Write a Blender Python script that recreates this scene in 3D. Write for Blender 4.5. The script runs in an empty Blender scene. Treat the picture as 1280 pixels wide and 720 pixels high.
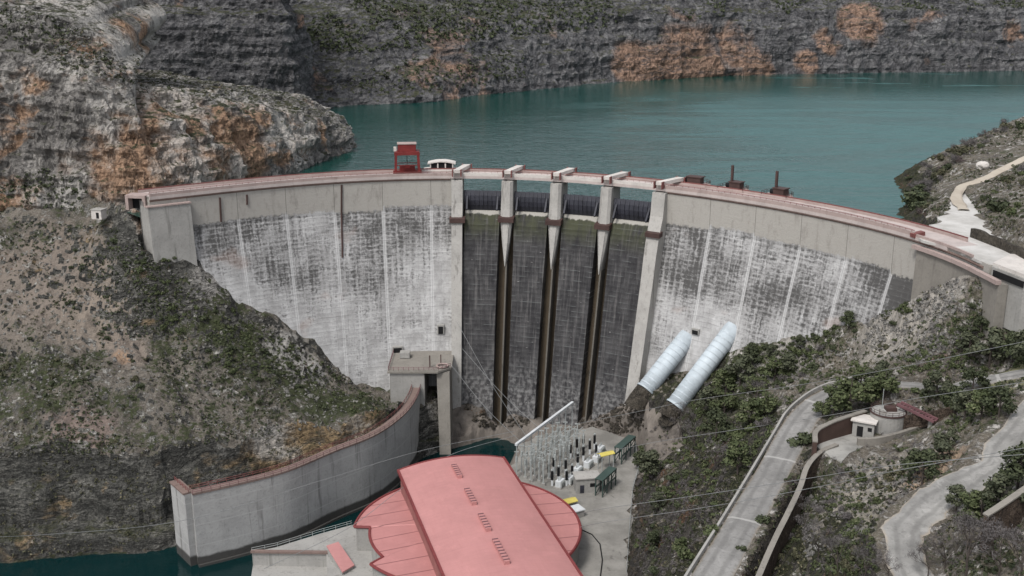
import bpy, bmesh, math, random
import numpy as np
from mathutils import Vector, noise, Matrix
from mathutils.bvhtree import BVHTree
random.seed(7); rng = np.random.default_rng(7)
sc = bpy.context.scene
COL = sc.collection
# ------------------------------------------------------------------ camera model
F = 1372.0; PIT = math.radians(16.0); HC = 160.0
CP, SP = math.cos(PIT), math.sin(PIT)
def ray(px, py):
    x = (px-640)/F; y = -(py-360)/F
    return (x, CP+y*SP, -SP+y*CP)
def onz(px, py, z):
    d = ray(px, py); t = (z-HC)/d[2]
    return (d[0]*t, d[1]*t, z)
def ony(px, py, Y):
    d = ray(px, py); t = Y/d[1]
    return (d[0]*t, Y, HC+d[2]*t)
cam = bpy.data.cameras.new('camera'); co = bpy.data.objects.new('camera', cam); COL.objects.link(co)
co.location = (0, 0, HC); co.rotation_euler = (math.pi/2-PIT, 0, 0)
cam.sensor_width = 36; cam.lens = 36*F/1280; cam.clip_end = 6000; cam.clip_start = 1
sc.camera = co
# ------------------------------------------------------------------ helpers
def tag(o, label=None, cat=None, group=None, kind=None):
    if label: o['label'] = label
    if cat: o['category'] = cat
    if group: o['group'] = group
    if kind: o['kind'] = kind
    return o
def thing(name, label, cat, loc=(0, 0, 0), rz=0.0, group=None):
    o = bpy.data.objects.new(name, None); COL.objects.link(o)
    o.location = loc; o.rotation_euler = (0, 0, rz); o.empty_display_size = 1
    return tag(o, label, cat, group)
def link(name, me, parent=None):
    o = bpy.data.objects.new(name, me); COL.objects.link(o)
    if parent is not None: o.parent = parent
    return o
def children(o): return [c for c in bpy.data.objects if c.parent == o]
def copy_tree(o, loc=None, rz=None, scale=None, kids=None):
    c = o.copy(); COL.objects.link(c)
    if loc is not None: c.location = loc
    if rz is not None: c.rotation_euler = (0, 0, rz)
    if scale is not None: c.scale = scale if hasattr(scale, '__len__') else (scale,)*3
    for ch in (kids if kids is not None else children(o)):
        d = ch.copy(); COL.objects.link(d); d.parent = c
    return c
class MB:
    def __init__(s): s.v = []; s.f = []; s.uv = None
    def add(s, v, f):
        n = len(s.v); s.v += [tuple(p) for p in v]; s.f += [tuple(i+n for i in q) for q in f]; return s
    def box(s, c, size, rz=0.0, taper=1.0):
        x, y, z = (k/2 for k in size); cr, sr = math.cos(rz), math.sin(rz); vs = []
        for dz in (-z, z):
            t = taper if dz > 0 else 1
            for dx, dy in ((-x, -y), (x, -y), (x, y), (-x, y)):
                dx *= t; dy *= t
                vs.append((c[0]+dx*cr-dy*sr, c[1]+dx*sr+dy*cr, c[2]+dz))
        return s.add(vs, [(3, 2, 1, 0), (4, 5, 6, 7), (0, 1, 5, 4), (1, 2, 6, 5), (2, 3, 7, 6), (3, 0, 4, 7)])
    def bar(s, a, b, w, h=None, up=(0, 0, 1)):
        a = Vector(a); b = Vector(b); h = h or w; d = (b-a).normalized(); u = Vector(up)
        if abs(d.dot(u)) > .95: u = Vector((1, 0, 0))
        sx = d.cross(u).normalized(); sy = sx.cross(d).normalized(); vs = []
        for p in (a, b):
            for i, j in ((-1, -1), (1, -1), (1, 1), (-1, 1)): vs.append(p+sx*(i*w/2)+sy*(j*h/2))
        return s.add(vs, [(3, 2, 1, 0), (4, 5, 6, 7), (0, 1, 5, 4), (1, 2, 6, 5), (2, 3, 7, 6), (3, 0, 4, 7)])
    def tube(s, pts, r, n=8, caps=True):
        pts = [Vector(p) for p in pts]; rs = r if hasattr(r, '__len__') else [r]*len(pts); vs = []; fs = []
        for i, p in enumerate(pts):
            d = (pts[min(i+1, len(pts)-1)]-pts[max(i-1, 0)]).normalized()
            u = Vector((0, 0, 1)) if abs(d.z) < .9 else Vector((1, 0, 0))
            a = d.cross(u).normalized(); b = a.cross(d)
            for k in range(n):
                t = 2*math.pi*k/n; vs.append(p+(a*math.cos(t)+b*math.sin(t))*rs[i])
        for i in range(len(pts)-1):
            for k in range(n):
                fs.append((i*n+k, i*n+(k+1) % n, (i+1)*n+(k+1) % n, (i+1)*n+k))
        if caps:
            fs.append(tuple(range(n))[::-1]); fs.append(tuple((len(pts)-1)*n+k for k in range(n)))
        return s.add(vs, fs)
    def prism(s, poly, z0, z1):
        n = len(poly)
        vs = [(x, y, z0) for x, y in poly]+[(x, y, z1) for x, y in poly]
        return s.add(vs, [tuple(range(n))[::-1], tuple(range(n, 2*n))]+[(i, (i+1) % n, n+(i+1) % n, n+i) for i in range(n)])
    def grid(s, rows, flip=False):
        m = len(rows[0]); vs = [p for r in rows for p in r]; fs = []
        for i in range(len(rows)-1):
            for k in range(m-1):
                q = (i*m+k, i*m+k+1, (i+1)*m+k+1, (i+1)*m+k); fs.append(q[::-1] if flip else q)
        return s.add(vs, fs)
    def loft(s, sections, closed=True):      # list of equal-length section loops, capped
        m = len(sections[0]); vs = [p for r in sections for p in r]; fs = []
        for i in range(len(sections)-1):
            for k in range(m): fs.append((i*m+k, i*m+(k+1) % m, (i+1)*m+(k+1) % m, (i+1)*m+k))
        fs.append(tuple(range(m))[::-1]); e = (len(sections)-1)*m; fs.append(tuple(range(e, e+m)))
        return s.add(vs, fs)
    def build(s, name, m, parent=None, smooth=False, fix=True, bevel=0):
        me = bpy.data.meshes.new(name); me.from_pydata(s.v, [], s.f)
        if fix or bevel:
            bm = bmesh.new(); bm.from_mesh(me); bmesh.ops.recalc_face_normals(bm, faces=bm.faces)
            if bevel:
                bmesh.ops.bevel(bm, geom=[e for e in bm.edges if len(e.link_faces) == 2 and e.calc_face_angle(0) > .5], offset=bevel, segments=1, affect='EDGES')
            bm.to_mesh(me); bm.free()
        if m: me.materials.append(m)
        if smooth: me.polygons.foreach_set('use_smooth', [True]*len(me.polygons))
        return link(name, me, parent)
def np_mesh(name, V, Fq, m, parent=None, smooth=False):
    V = np.asarray(V, dtype=np.float32); Fq = np.asarray(Fq, dtype=np.int32)
    me = bpy.data.meshes.new(name); k = Fq.shape[1]
    me.vertices.add(len(V)); me.vertices.foreach_set('co', V.ravel())
    me.loops.add(Fq.size); me.loops.foreach_set('vertex_index', Fq.ravel())
    me.polygons.add(len(Fq)); me.polygons.foreach_set('loop_start', np.arange(0, Fq.size, k, dtype=np.int32))
    me.polygons.foreach_set('use_smooth', [smooth]*len(Fq))
    me.update(calc_edges=True); me.validate()
    if m: me.materials.append(m)
    return link(name, me, parent)
def cr(pts, n):                               # Catmull-Rom resample of an n-D polyline
    P = np.array(pts, float); P = np.vstack([2*P[0]-P[1], P, 2*P[-1]-P[-2]]); out = []
    m = len(pts)-1
    for q in np.linspace(0, m, n):
        i = min(int(q), m-1); t = q-i; a, b, c, d = P[i:i+4]
        out.append(.5*((2*b)+(-a+c)*t+(2*a-5*b+4*c-d)*t*t+(-a+3*b-3*c+d)*t**3))
    return np.array(out)
def fbm(p, s, o=4, seed=0.0):
    return noise.fractal(Vector((p[0]*s+seed, p[1]*s-seed*1.7, p[2]*s+seed*.3)), 1.0, 2.1, o)
def ridged(p, s, o=4, seed=0.0):
    return noise.ridged_multi_fractal(Vector((p[0]*s+seed, p[1]*s-seed, p[2]*s)), .9, 2.1, o, 1.0, 1.5)
# ------------------------------------------------------------------ materials
class NG:
    def __init__(s, name):
        s.m = bpy.data.materials.new(name); s.m.use_nodes = True; s.t = s.m.node_tree; s.t.nodes.clear()
        s.out = s.t.nodes.new('ShaderNodeOutputMaterial'); s.b = s.t.nodes.new('ShaderNodeBsdfPrincipled')
        s.t.links.new(s.b.outputs[0], s.out.inputs[0]); s.b.inputs['Roughness'].default_value = .9
        s.b.inputs['Specular IOR Level'].default_value = .25
    def put(s, sock, v):
        if isinstance(v, bpy.types.NodeSocket): s.t.links.new(v, sock)
        elif isinstance(v, (tuple, list)) and len(v) == 3 and sock.type == 'RGBA': sock.default_value = (*v, 1)
        else: sock.default_value = v
    def node(s, ty, ins=(), **pr):
        n = s.t.nodes.new('ShaderNode'+ty)
        for k, v in pr.items(): setattr(n, k, v)
        for k, v in (ins.items() if isinstance(ins, dict) else enumerate(ins)):
            if v is not None: s.put(n.inputs[k], v)
        return n
    def math(s, op, a, b=None, c=None, clamp=False): return s.node('Math', (a, b, c), operation=op, use_clamp=clamp).outputs[0]
    def mix(s, f, a, b, bt='MIX'):
        n = s.node('Mix', {}, data_type='RGBA', blend_type=bt)
        s.put(n.inputs[0], f); s.put(n.inputs[6], a); s.put(n.inputs[7], b); return n.outputs[2]
    def pos(s): return s.node('NewGeometry').outputs['Position']
    def obj(s): return s.node('TexCoord').outputs['Object']
    def uv(s): return s.node('TexCoord').outputs['UV']
    def sep(s, v): return s.node('SeparateXYZ', (v,)).outputs
    def scale(s, v, xyz, loc=(0, 0, 0)): return s.node('Mapping', {0: v, 1: loc, 3: xyz}).outputs[0]
    def noise(s, v, sc_, det=4, rough=.55, dist=0): return s.node('TexNoise', {'Vector': v, 'Scale': sc_, 'Detail': det, 'Roughness': rough, 'Distortion': dist}).outputs[0]
    def vor(s, v, sc_, feature='F1', out='Distance'): return s.node('TexVoronoi', {'Vector': v, 'Scale': sc_}, feature=feature).outputs[out]
    def step(s, v, a, b): return s.node('MapRange', {0: v, 1: a, 2: b, 3: 0.0, 4: 1.0}, interpolation_type='SMOOTHSTEP').outputs[0]
    def ramp(s, v, stops):
        n = s.node('ValToRGB', (v,)); e = n.color_ramp.elements
        while len(e) < len(stops): e.new(.5)
        for i, (p, c) in enumerate(stops): e[i].position = p; e[i].color = (*c, 1)
        return n.outputs[0]
    def bump(s, h, st, d=1.0): s.put(s.b.inputs['Normal'], s.node('Bump', {'Height': h, 'Strength': st, 'Distance': d}).outputs[0])
    def col(s, c): s.put(s.b.inputs['Base Color'], c); return s
    def rough(s, r): s.put(s.b.inputs['Roughness'], r); return s

def rock(name, tones, orange=.5, oseed=0., strata=.5, streak=.5, veg=.5, ocol=(.40, .205, .105), oscale=.035, grain=1.0, white=0., spots=(), wspots=(), vegn=(.45, .8), speck=.75, cracks=.7, pale=0.):
    g = NG(name); p = g.pos(); x, y, z = g.sep(p)
    wob = g.noise(p, .06, 3)
    zz = g.math('ADD', z, g.math('MULTIPLY', wob, 14.0))
    zv = g.node('CombineXYZ', {0: g.math('MULTIPLY', x, .02), 1: g.math('MULTIPLY', y, .02), 2: zz}).outputs[0]
    st = g.noise(zv, .55, 5, .65)
    med = g.noise(p, .22*grain, 7, .68)
    fine = g.noise(p, 1.1*grain, 5, .7)
    sv = g.noise(g.scale(p, (.45, .45, .045)), 1.0, 4, .6)
    t = g.math('ADD', g.math('MULTIPLY', med, .9), g.math('MULTIPLY', st, strata))
    t = g.math('ADD', t, g.math('MULTIPLY', fine, .55))
    cz_ = 3.0 if strata > .8 else .4
    cn = g.noise(g.scale(p, (1, 1, cz_)), .2*grain, 6, .62, .6); crk = g.math('MULTIPLY', g.step(g.math('ABSOLUTE', g.math('SUBTRACT', cn, .5)), .022, .004), g.step(med, .34, .56))
    spk = g.noise(p, 2.3*grain, 3, .75)
    t = g.math('ADD', t, g.math('MULTIPLY', g.math('SUBTRACT', spk, .5), speck))
    t = g.math('SUBTRACT', t, .3+strata*.5-pale)
    c = g.ramp(t, [(.20, tones[0]), (.42, tones[1]), (.62, tones[2]), (.85, tones[3])])
    o = g.noise(g.scale(p, (1, 1, 1.5), (oseed, oseed*.7, 0)), oscale, 6, .62, .4)
    def near(sp, jit):
        tot = None
        for c_, r_ in sp:
            dv = g.node('VectorMath', {0: p, 1: tuple(c_)}, operation='DISTANCE').outputs['Value']
            m_ = g.step(g.math('ADD', g.math('DIVIDE', dv, r_), g.math('MULTIPLY', g.math('SUBTRACT', jit, .5), 1.5)), 1.12, .78)
            tot = m_ if tot is None else g.math('MAXIMUM', tot, m_)
        return tot
    om = g.step(o, .62-.16*orange, .72-.16*orange)
    if spots: om = g.math('MAXIMUM', om, near(spots, o))
    if strata > .7: om = g.math('MULTIPLY', om, g.math('ADD', .25, g.math('MULTIPLY', g.step(g.math('ADD', st, g.math('MULTIPLY', g.math('SUBTRACT', med, .5), .8)), .36, .52), .75)))
    oc = g.mix(g.step(fine, .35, .7), tuple(k*.55 for k in ocol), ocol)
    c = g.mix(g.math('MULTIPLY', om, .85), c, oc)
    if white:
        wm = g.step(g.math('ADD', g.noise(p, .05, 4), g.math('MULTIPLY', fine, .25)), .72-.2*white, .86-.2*white)
        if wspots: wm = g.math('MAXIMUM', wm, g.math('MULTIPLY', near(wspots, o), g.step(fine, .36, .56)))
        c = g.mix(g.math('MULTIPLY', wm, .8), c, (.58, .55, .51))
    dk = g.step(sv, .55, .75)
    c = g.mix(g.math('MULTIPLY', dk, streak), c, (.045, .044, .046))
    c = g.mix(g.math('MULTIPLY', crk, cracks), c, (.028, .027, .026))
    if veg:
        nz = g.sep(g.node('NewGeometry').outputs['Normal'])[2]
        vm = g.math('MULTIPLY', g.step(nz, *vegn), g.step(g.noise(p, .3, 5), .48-.2*veg, .62-.15*veg))
        vc = g.mix(g.step(fine, .35, .65), (.028, .034, .018), (.085, .085, .045))
        c = g.mix(vm, c, vc)
    g.col(c)
    h = g.math('ADD', g.math('MULTIPLY', med, 1.4), g.math('ADD', g.math('MULTIPLY', fine, .5), g.math('MULTIPLY', st, strata*1.2)))
    h = g.math('SUBTRACT', h, g.math('MULTIPLY', crk, .5)); g.bump(h, 1.0, 2.6); return g.m

def hill(name, soil, dry, stone, green, gt=.5, stt=.6, seed=0, zones=()):
    g = NG(name); pw_ = g.pos(); p = g.scale(g.pos(), (1, 1, 1), (seed, seed, 0))
    big = g.noise(p, .035, 5, .6); med = g.noise(p, .16, 6, .65); fine = g.noise(p, .9, 5, .7)
    c = g.mix(g.step(big, .4, .6), soil, dry)
    c = g.mix(g.step(fine, .3, .75), g.mix(.5, c, (.03, .028, .022)), c)
    gsum = g.math('ADD', g.math('MULTIPLY', med, .7), g.math('MULTIPLY', fine, .5)); ssum = None
    spk = g.noise(p, 2.1, 3, .75); c = g.mix(g.math('MULTIPLY', g.step(spk, .52, .66), .55), c, g.mix(.5, c, stone)); c = g.mix(g.math('MULTIPLY', g.step(spk, .47, .34), .65), c, (.03, .028, .024))
    for ctr, rad, gv, col_ in zones:
        dv = g.node('VectorMath', {0: pw_, 1: tuple(ctr)}, operation='DISTANCE').outputs['Value']
        m_ = g.step(g.math('ADD', g.math('DIVIDE', dv, rad), g.math('MULTIPLY', g.math('SUBTRACT', med, .5), 1.6)), 1.15, .6)
        gsum = g.math('ADD', gsum, g.math('MULTIPLY', m_, gv))
        if col_: c = g.mix(g.math('MULTIPLY', m_, g.math('ADD', .25, g.math('MULTIPLY', fine, .9))), c, col_)
    gm = g.step(gsum, gt+.06, gt+.17)
    c = g.mix(gm, c, g.mix(g.step(fine, .4, .65), tuple(k*.5 for k in green), green))
    v = g.vor(p, .55); w = g.noise(p, .42, 6, .75)
    sm = g.math('MULTIPLY', g.step(w, stt-.02, stt+.07), g.step(v, 1.05, .5))
    c = g.mix(sm, c, g.mix(g.step(fine, .3, .7), tuple(k*.55 for k in stone), stone))
    g.col(c); g.bump(g.math('ADD', g.math('MULTIPLY', fine, .6), g.math('ADD', med, g.math('MULTIPLY', sm, .3))), .8, 1.2); return g.m

def concrete(name, base, dark=(.10, .095, .09), amt=.5, streaks=.6, wet=None, lines=None):
    g = NG(name); p = g.pos(); z = g.sep(p)[2]
    n1 = g.noise(p, .18, 6, .65); n2 = g.noise(p, 1.6, 4, .6); sv = g.noise(g.scale(p, (1, 1, .05)), .7, 4, .65)
    c = g.mix(g.step(n1, .3, .7), tuple(k*.78 for k in base), base)
    c = g.mix(g.math('MULTIPLY', g.step(n2, .5, .8), .4), c, dark)
    c = g.mix(g.math('MULTIPLY', g.step(sv, .56, .72), streaks), c, dark)
    c = g.mix(g.math('MULTIPLY', g.step(n1, .55, .75), amt), c, tuple(.5*(a+b) for a, b in zip(base, dark)))
    if lines:
        lz = g.math('ABSOLUTE', g.math('SUBTRACT', g.math('FRACT', g.math('DIVIDE', z, lines)), .5))
        c = g.mix(g.math('MULTIPLY', g.step(lz, .46, .49), .5), c, tuple(k*1.1 for k in base))
    if wet:
        wm = g.step(g.math('ADD', z, g.math('MULTIPLY', n1, 1.4)), wet+1.1, wet+.3)
        c = g.mix(g.math('MULTIPLY', wm, .92), c, (.035, .033, .03))
    g.col(c); g.bump(g.math('ADD', n2, n1), .25, .3); return g.m

def paint(name, base, rough=.5, var=.25, grime=(.12, .08, .07), gs=.3, metal=0.):
    g = NG(name); p = g.pos(); n1 = g.noise(p, gs, 6, .65); n2 = g.noise(p, 3.0, 4)
    c = g.mix(g.step(n1, .3, .75), base, tuple(k*(1-var) for k in base))
    c = g.mix(g.math('MULTIPLY', g.step(n2, .6, .8), var*.7), c, grime)
    g.col(c).rough(rough); g.b.inputs['Metallic'].default_value = metal; g.bump(n2, .08, .1); return g.m

def face_mat(name, left=True):
    g = NG(name); uv = g.uv(); u, v, _ = g.sep(uv)
    uv0 = g.node('CombineXYZ', (u, v, 0.0)).outputs[0]
    dn = g.node('TexNoise', {'Vector': uv0, 'Scale': .55, 'Detail': 3}).outputs[1]
    uv3 = g.node('VectorMath', {0: uv0, 1: g.node('VectorMath', {0: dn, 1: (1.5, 1.2, 0)}, operation='MULTIPLY').outputs[0]}, operation='ADD').outputs[0]
    big = g.noise(g.scale(uv3, (.045, .05, 1), (3.1 if left else 9.7, 2, 0)), 1.0, 4, .6)
    med = g.noise(g.scale(uv3, (.22, .16, 1)), 1.0, 5, .65)
    fine = g.noise(uv3, 1.3, 4, .7)
    hz = g.noise(g.scale(uv3, (.25, 1.7, 1)), 1.0, 4, .7, .2)        # horizontal lift seepage
    vt = g.noise(g.scale(uv3, (1.1, .06, 1)), 1.0, 4, .65)           # vertical runs
    lift = g.math('ABSOLUTE', g.math('SUBTRACT', g.math('FRACT', g.math('DIVIDE', g.math('ADD', v, g.math('MULTIPLY', med, 1.1)), 1.35)), .5))
    pan = g.math('ABSOLUTE', g.math('SUBTRACT', g.math('FRACT', g.math('DIVIDE', g.math('ADD', u, g.math('MULTIPLY', med, 2.2)), 1.9)), .5))
    cell = g.math('MULTIPLY', g.step(lift, .46, .2), g.step(pan, .47, .22))
    # dark lichen: strongest just under the plain band, fading downwards, blocky
    jw = 14.6
    blk = g.node('TexWhiteNoise', {0: None}, noise_dimensions='1D'); g.put(blk.inputs['W'], g.math('FLOOR', g.math('DIVIDE', g.math('ADD', u, 400.0), jw)))
    fall = g.step(v, 44.0, 90.0)
    d = g.math('ADD', g.math('MULTIPLY', big, .72), g.math('MULTIPLY', med, .40))
    d = g.math('ADD', d, g.math('MULTIPLY', fall, .20 if left else .24))
    d = g.math('ADD', d, g.math('MULTIPLY', blk.outputs[0], .10))
    d = g.math('ADD', d, g.math('MULTIPLY', g.math('SUBTRACT', vt, .5), .48))
    d = g.math('ADD', d, g.math('MULTIPLY', g.math('SUBTRACT', hz, .5), .42))
    d = g.math('ADD', d, g.math('MULTIPLY', cell, .065))
    d = g.math('ADD', d, g.math('MULTIPLY', g.math('SUBTRACT', fine, .5), .34))
    dm = g.step(d, .67, .96)
    pale = g.mix(g.step(med, .3, .7), (.29, .285, .28), (.50, .495, .49))
    c = g.mix(g.math('MULTIPLY', dm, .93), pale, (.052, .05, .048))
    # white lime streaks along the block joints
    jd = g.math('ABSOLUTE', g.math('SUBTRACT', g.math('FRACT', g.math('DIVIDE', g.math('ADD', u, 400.0), jw)), .5))
    jl = g.math('MULTIPLY', g.step(g.math('ADD', jd, g.math('MULTIPLY', g.math('SUBTRACT', vt, .5), .06)), .455, .485), g.step(fine, .2, .5))
    c = g.mix(g.math('MULTIPLY', jl, .72), c, (.55, .545, .54))
    jk = g.step(jd, .494, .498)
    c = g.mix(g.math('MULTIPLY', jk, .6), c, (.05, .05, .05))
    # plain cast band at the top
    bn = g.step(g.math('ADD', v, g.math('ADD', g.math('MULTIPLY', g.math('ADD', hz, vt), 2.6), g.math('MULTIPLY', blk.outputs[0], 2.2))), 93.4, 94.2)
    pc = g.mix(g.math('MULTIPLY', g.step(g.noise(g.scale(uv3, (.45, .12, 1), (3, 3, 0)), 1.0, 5, .7), .48, .72), .5), (.36, .342, .312), (.17, .155, .138))
    pc = g.mix(g.math('MULTIPLY', g.step(lift, .44, .5), .07), pc, (.22, .20, .18))
    pc = g.mix(g.math('MULTIPLY', jk, .85), pc, (.06, .055, .05))
    pc = g.mix(g.math('MULTIPLY', g.step(fine, .55, .8), .3), pc, (.2, .19, .17))
    c = g.mix(bn, c, pc)
    ln = g.math('MULTIPLY', g.math('MULTIPLY', g.step(lift, .40, .485), g.step(g.noise(g.scale(uv3, (.12, .5, 1), (7, 1, 0)), 1.0, 4), .42, .62)), g.math('SUBTRACT', 1.0, bn))
    c = g.mix(g.math('MULTIPLY', ln, .5), c, (.12, .118, .115))
    lv_ = g.math('MULTIPLY', g.math('MULTIPLY', g.step(pan, .42, .49), g.step(g.noise(g.scale(uv3, (.5, .08, 1), (2, 6, 0)), 1.0, 4), .48, .66)), g.math('SUBTRACT', 1.0, bn))
    c = g.mix(g.math('MULTIPLY', lv_, .45), c, (.13, .128, .125))
    rd = g.step(g.noise(g.scale(uv3, (.05, .07, 1), (17, 5, 0)), 1.0, 3), .62, .72)
    c = g.mix(g.math('MULTIPLY', rd, .25), c, (.32, .2, .15))
    g.col(c); g.bump(g.math('ADD', fine, g.math('MULTIPLY', lift, g.math('MULTIPLY', g.math('SUBTRACT', 1.0, bn), .6))), .3, .4); return g.m

def chute_mat(name):
    g = NG(name); uv = g.uv(); u, v, _ = g.sep(uv); uv3 = g.node('CombineXYZ', (u, v, 0.0)).outputs[0]
    fine = g.noise(uv3, 1.2, 5, .7); med = g.noise(g.scale(uv3, (.3, .12, 1)), 1.0, 5, .65); vt = g.noise(g.scale(uv3, (1.0, .05, 1)), 1.0, 4, .7)
    lift = g.math('ABSOLUTE', g.math('SUBTRACT', g.math('FRACT', g.math('DIVIDE', v, 1.5)), .5))
    ll = g.math('MULTIPLY', g.step(lift, .40, .48), g.step(g.noise(g.scale(uv3, (.25, .5, 1)), 1.0, 4), .45, .65))
    c = g.mix(g.step(med, .35, .7), (.027, .026, .028), (.066, .064, .065))
    c = g.mix(g.math('MULTIPLY', g.step(vt, .5, .66), .75), c, (.115, .11, .108))
    c = g.mix(g.math('MULTIPLY', ll, .5), c, (.18, .195, .19))
    c = g.mix(g.math('MULTIPLY', g.step(fine, .5, .8), .6), c, (.03, .03, .03))
    bl = g.math('MULTIPLY', g.step(g.noise(g.scale(uv3, (.6, 2.2, 1)), 1.0, 3), .66, .72), g.step(lift, .3, .45))
    c = g.mix(g.math('MULTIPLY', bl, .7), c, (.42, .41, .40))
    base = g.math('MULTIPLY', g.step(v, 50.0, 32.0), g.step(g.noise(g.scale(uv3, (.8, .7, 1)), 1.0, 4), .4, .65))
    c = g.mix(g.math('MULTIPLY', base, .6), c, (.26, .255, .25))
    moss = g.math('MULTIPLY', g.step(v, 79.0, 86.5), g.step(med, .3, .6))
    c = g.mix(g.math('MULTIPLY', moss, .7), c, (.050, .055, .022))
    lip = g.step(g.math('ADD', v, g.math('MULTIPLY', med, 2.4)), 89.4, 89.8)
    c = g.mix(lip, c, (.33, .315, .285))
    g.col(c).rough(.8); g.bump(g.math('ADD', fine, lift), .4, .4); return g.m

def leaf_mat(name, a, b, c3=None):
    g = NG(name); r = g.node('NewGeometry').outputs['Random Per Island']; oi = g.node('ObjectInfo').outputs['Random']
    c = g.mix(r, a, b)
    if c3: c = g.mix(g.step(r, .85, .9), c, c3)
    c = g.mix(g.math('MULTIPLY', oi, .35), c, tuple(k*.6 for k in a))
    g.col(c).rough(.75); return g.m

M = {}
M['cliff'] = rock('limestone_cliff', [(.055, .053, .053), (.17, .16, .15), (.31, .29, .27), (.50, .475, .445)], orange=.5, oseed=31, strata=.3, streak=.22, veg=.4, oscale=.05, white=.6, vegn=(.66, .92), ocol=(.56, .345, .215), speck=.42, cracks=.5, pale=.09,
    spots=[(ony(207, 165, 352), 17), (ony(180, 215, 335), 20), (ony(165, 245, 325), 14), (ony(290, 190, 362), 15), (ony(240, 215, 350), 13), (ony(250, 180, 357), 11), (ony(12, 102, 330), 5), (ony(50, 110, 330), 6), (ony(40, 140, 328), 5), (ony(120, 105, 333), 6), (ony(365, 145, 400), 6), (ony(150, 52, 360), 7), (ony(325, 130, 380), 8)],
    wspots=[(ony(200, 92, 360), 16), (ony(260, 95, 375), 15), (ony(160, 85, 350), 9), (ony(355, 175, 395), 12), (ony(300, 105, 385), 12), (ony(60, 45, 350), 14)])
M['far'] = rock('far_limestone', [(.03, .03, .033), (.10, .098, .102), (.20, .195, .195), (.38, .37, .355)], orange=.34, oseed=12, strata=.75, streak=.4, veg=.75, oscale=.022, grain=.6, ocol=(.44, .275, .19), vegn=(.78, .97), pale=.03, speck=.4, cracks=.3,
    spots=[(onz(790, 88, 98), 20), (onz(850, 80, 100), 30), (onz(905, 75, 101), 26), (onz(950, 62, 106), 17), (onz(960, 84, 98), 14), (onz(880, 60, 108), 20), (onz(820, 92, 96), 22), (onz(880, 90, 96), 22), (onz(930, 80, 99), 16), (onz(730, 92, 97), 9), (onz(470, 92, 102), 14), (onz(820, 60, 108), 14), (onz(1010, 75, 102), 11), (onz(1120, 50, 116), 12), (onz(1210, 50, 116), 12), (onz(1040, 45, 118), 13), (onz(1075, 25, 128), 18), (onz(1050, 10, 135), 12), (onz(985, 55, 108), 8), (onz(1260, 10, 134), 14), (onz(1170, 15, 130), 8), (onz(1150, 78, 98), 8), (ony(305, 55, 560), 9), (ony(280, 12, 570), 7), (onz(945, 85, 97), 10)])
M['bluff'] = rock('layered_bluff_rock', [(.036, .036, .033), (.085, .083, .075), (.15, .145, .13), (.30, .285, .25)], orange=.2, oseed=55, strata=1.2, streak=.25, veg=.5, oscale=.06, ocol=(.50, .35, .19), white=.25, vegn=(.6, .92), pale=.07,
    spots=[(ony(430, 548, 277), 11), (ony(390, 555, 272), 11), (ony(455, 535, 282), 10), (ony(335, 570, 268), 7), (ony(10, 598, 246), 2.5), (ony(30, 675, 240), 3), (ony(90, 678, 240), 2)])
M['hill_left'] = hill('scree_hillside', (.12, .105, .088), (.195, .17, .143), (.38, .365, .335), (.050, .058, .027), .53, .56, zones=[
    (ony(70, 350, 300), 20, -.10, (.21, .172, .142)), (ony(20, 380, 292), 18, -.08, (.19, .16, .135)), (ony(130, 400, 290), 13, -.10, (.23, .19, .155)), (ony(160, 440, 282), 7, -.1, (.22, .18, .15)), (ony(150, 452, 280), 3.2, -.2, (.36, .235, .15)), (ony(100, 540, 255), 9, -.06, (.20, .15, .13)),
    (ony(200, 350, 300), 13, .11, None), (ony(260, 390, 300), 13, .12, None), (ony(320, 440, 298), 13, .10, None), (ony(400, 490, 292), 13, .14, None), (ony(450, 500, 294), 8, .16, None), (ony(40, 480, 268), 16, .05, None),
    (ony(370, 440, 305), 10, -.2, (.34, .33, .31)), (ony(395, 462, 305), 6, -.2, (.36, .35, .33)), (ony(200, 285, 302), 8, -.05, (.36, .35, .335))])
M['hill_right'] = hill('stony_hillside', (.13, .112, .09), (.175, .152, .12), (.48, .455, .42), (.052, .062, .028), .55, .53, 40, zones=[
    (onz(1150, 390, 83), 20, -.12, (.36, .335, .30)), (onz(1200, 370, 90), 10, -.12, (.42, .39, .35)), (onz(980, 450, 62), 9, -.1, (.36, .34, .31)), (onz(1100, 610, 70), 13, -.08, (.34, .31, .265)), (onz(1170, 575, 76), 6, -.15, (.38, .27, .19)), (onz(1150, 600, 74), 4, -.15, (.36, .25, .17)), (onz(1060, 660, 68), 9, -.05, (.30, .275, .225)),
    (onz(1000, 640, 63), 6, .16, None), (onz(975, 690, 62), 5, .16, None), (onz(900, 490, 50), 17, .12, None), (onz(930, 540, 60), 12, .1, None), (onz(1050, 425, 68), 9, .12, None), (onz(950, 445, 60), 7, .12, None), (onz(1255, 470, 83), 10, .06, (.26, .255, .13))])
M['face_l'] = face_mat('stained_dam_face_a', True); M['face_r'] = face_mat('stained_dam_face_b', False)
M['chute'] = chute_mat('dark_spillway_chute')
M['slot'] = concrete('brown_shaded_slot_concrete', (.085, .066, .045), (.022, .02, .018), .7, .95)  # brown concrete, colour darkened to deepen the shadow between chutes
M['dullc'] = concrete('dull_tan_concrete', (.25, .232, .205), (.10, .09, .078), .5, .5)
M['divider'] = concrete('dark_divider_concrete', (.125, .115, .10), (.04, .037, .034), .6, .95)
M['conc'] = concrete('grey_concrete', (.34, .33, .31), (.12, .115, .105), .45, .5)
M['pier'] = concrete('pale_pier_concrete', (.40, .385, .36), (.13, .122, .11), .5, .7)
M['wallc'] = concrete('training_wall_concrete', (.39, .385, .375), (.12, .115, .11), .4, .8, wet=24.6, lines=5.5)
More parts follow.
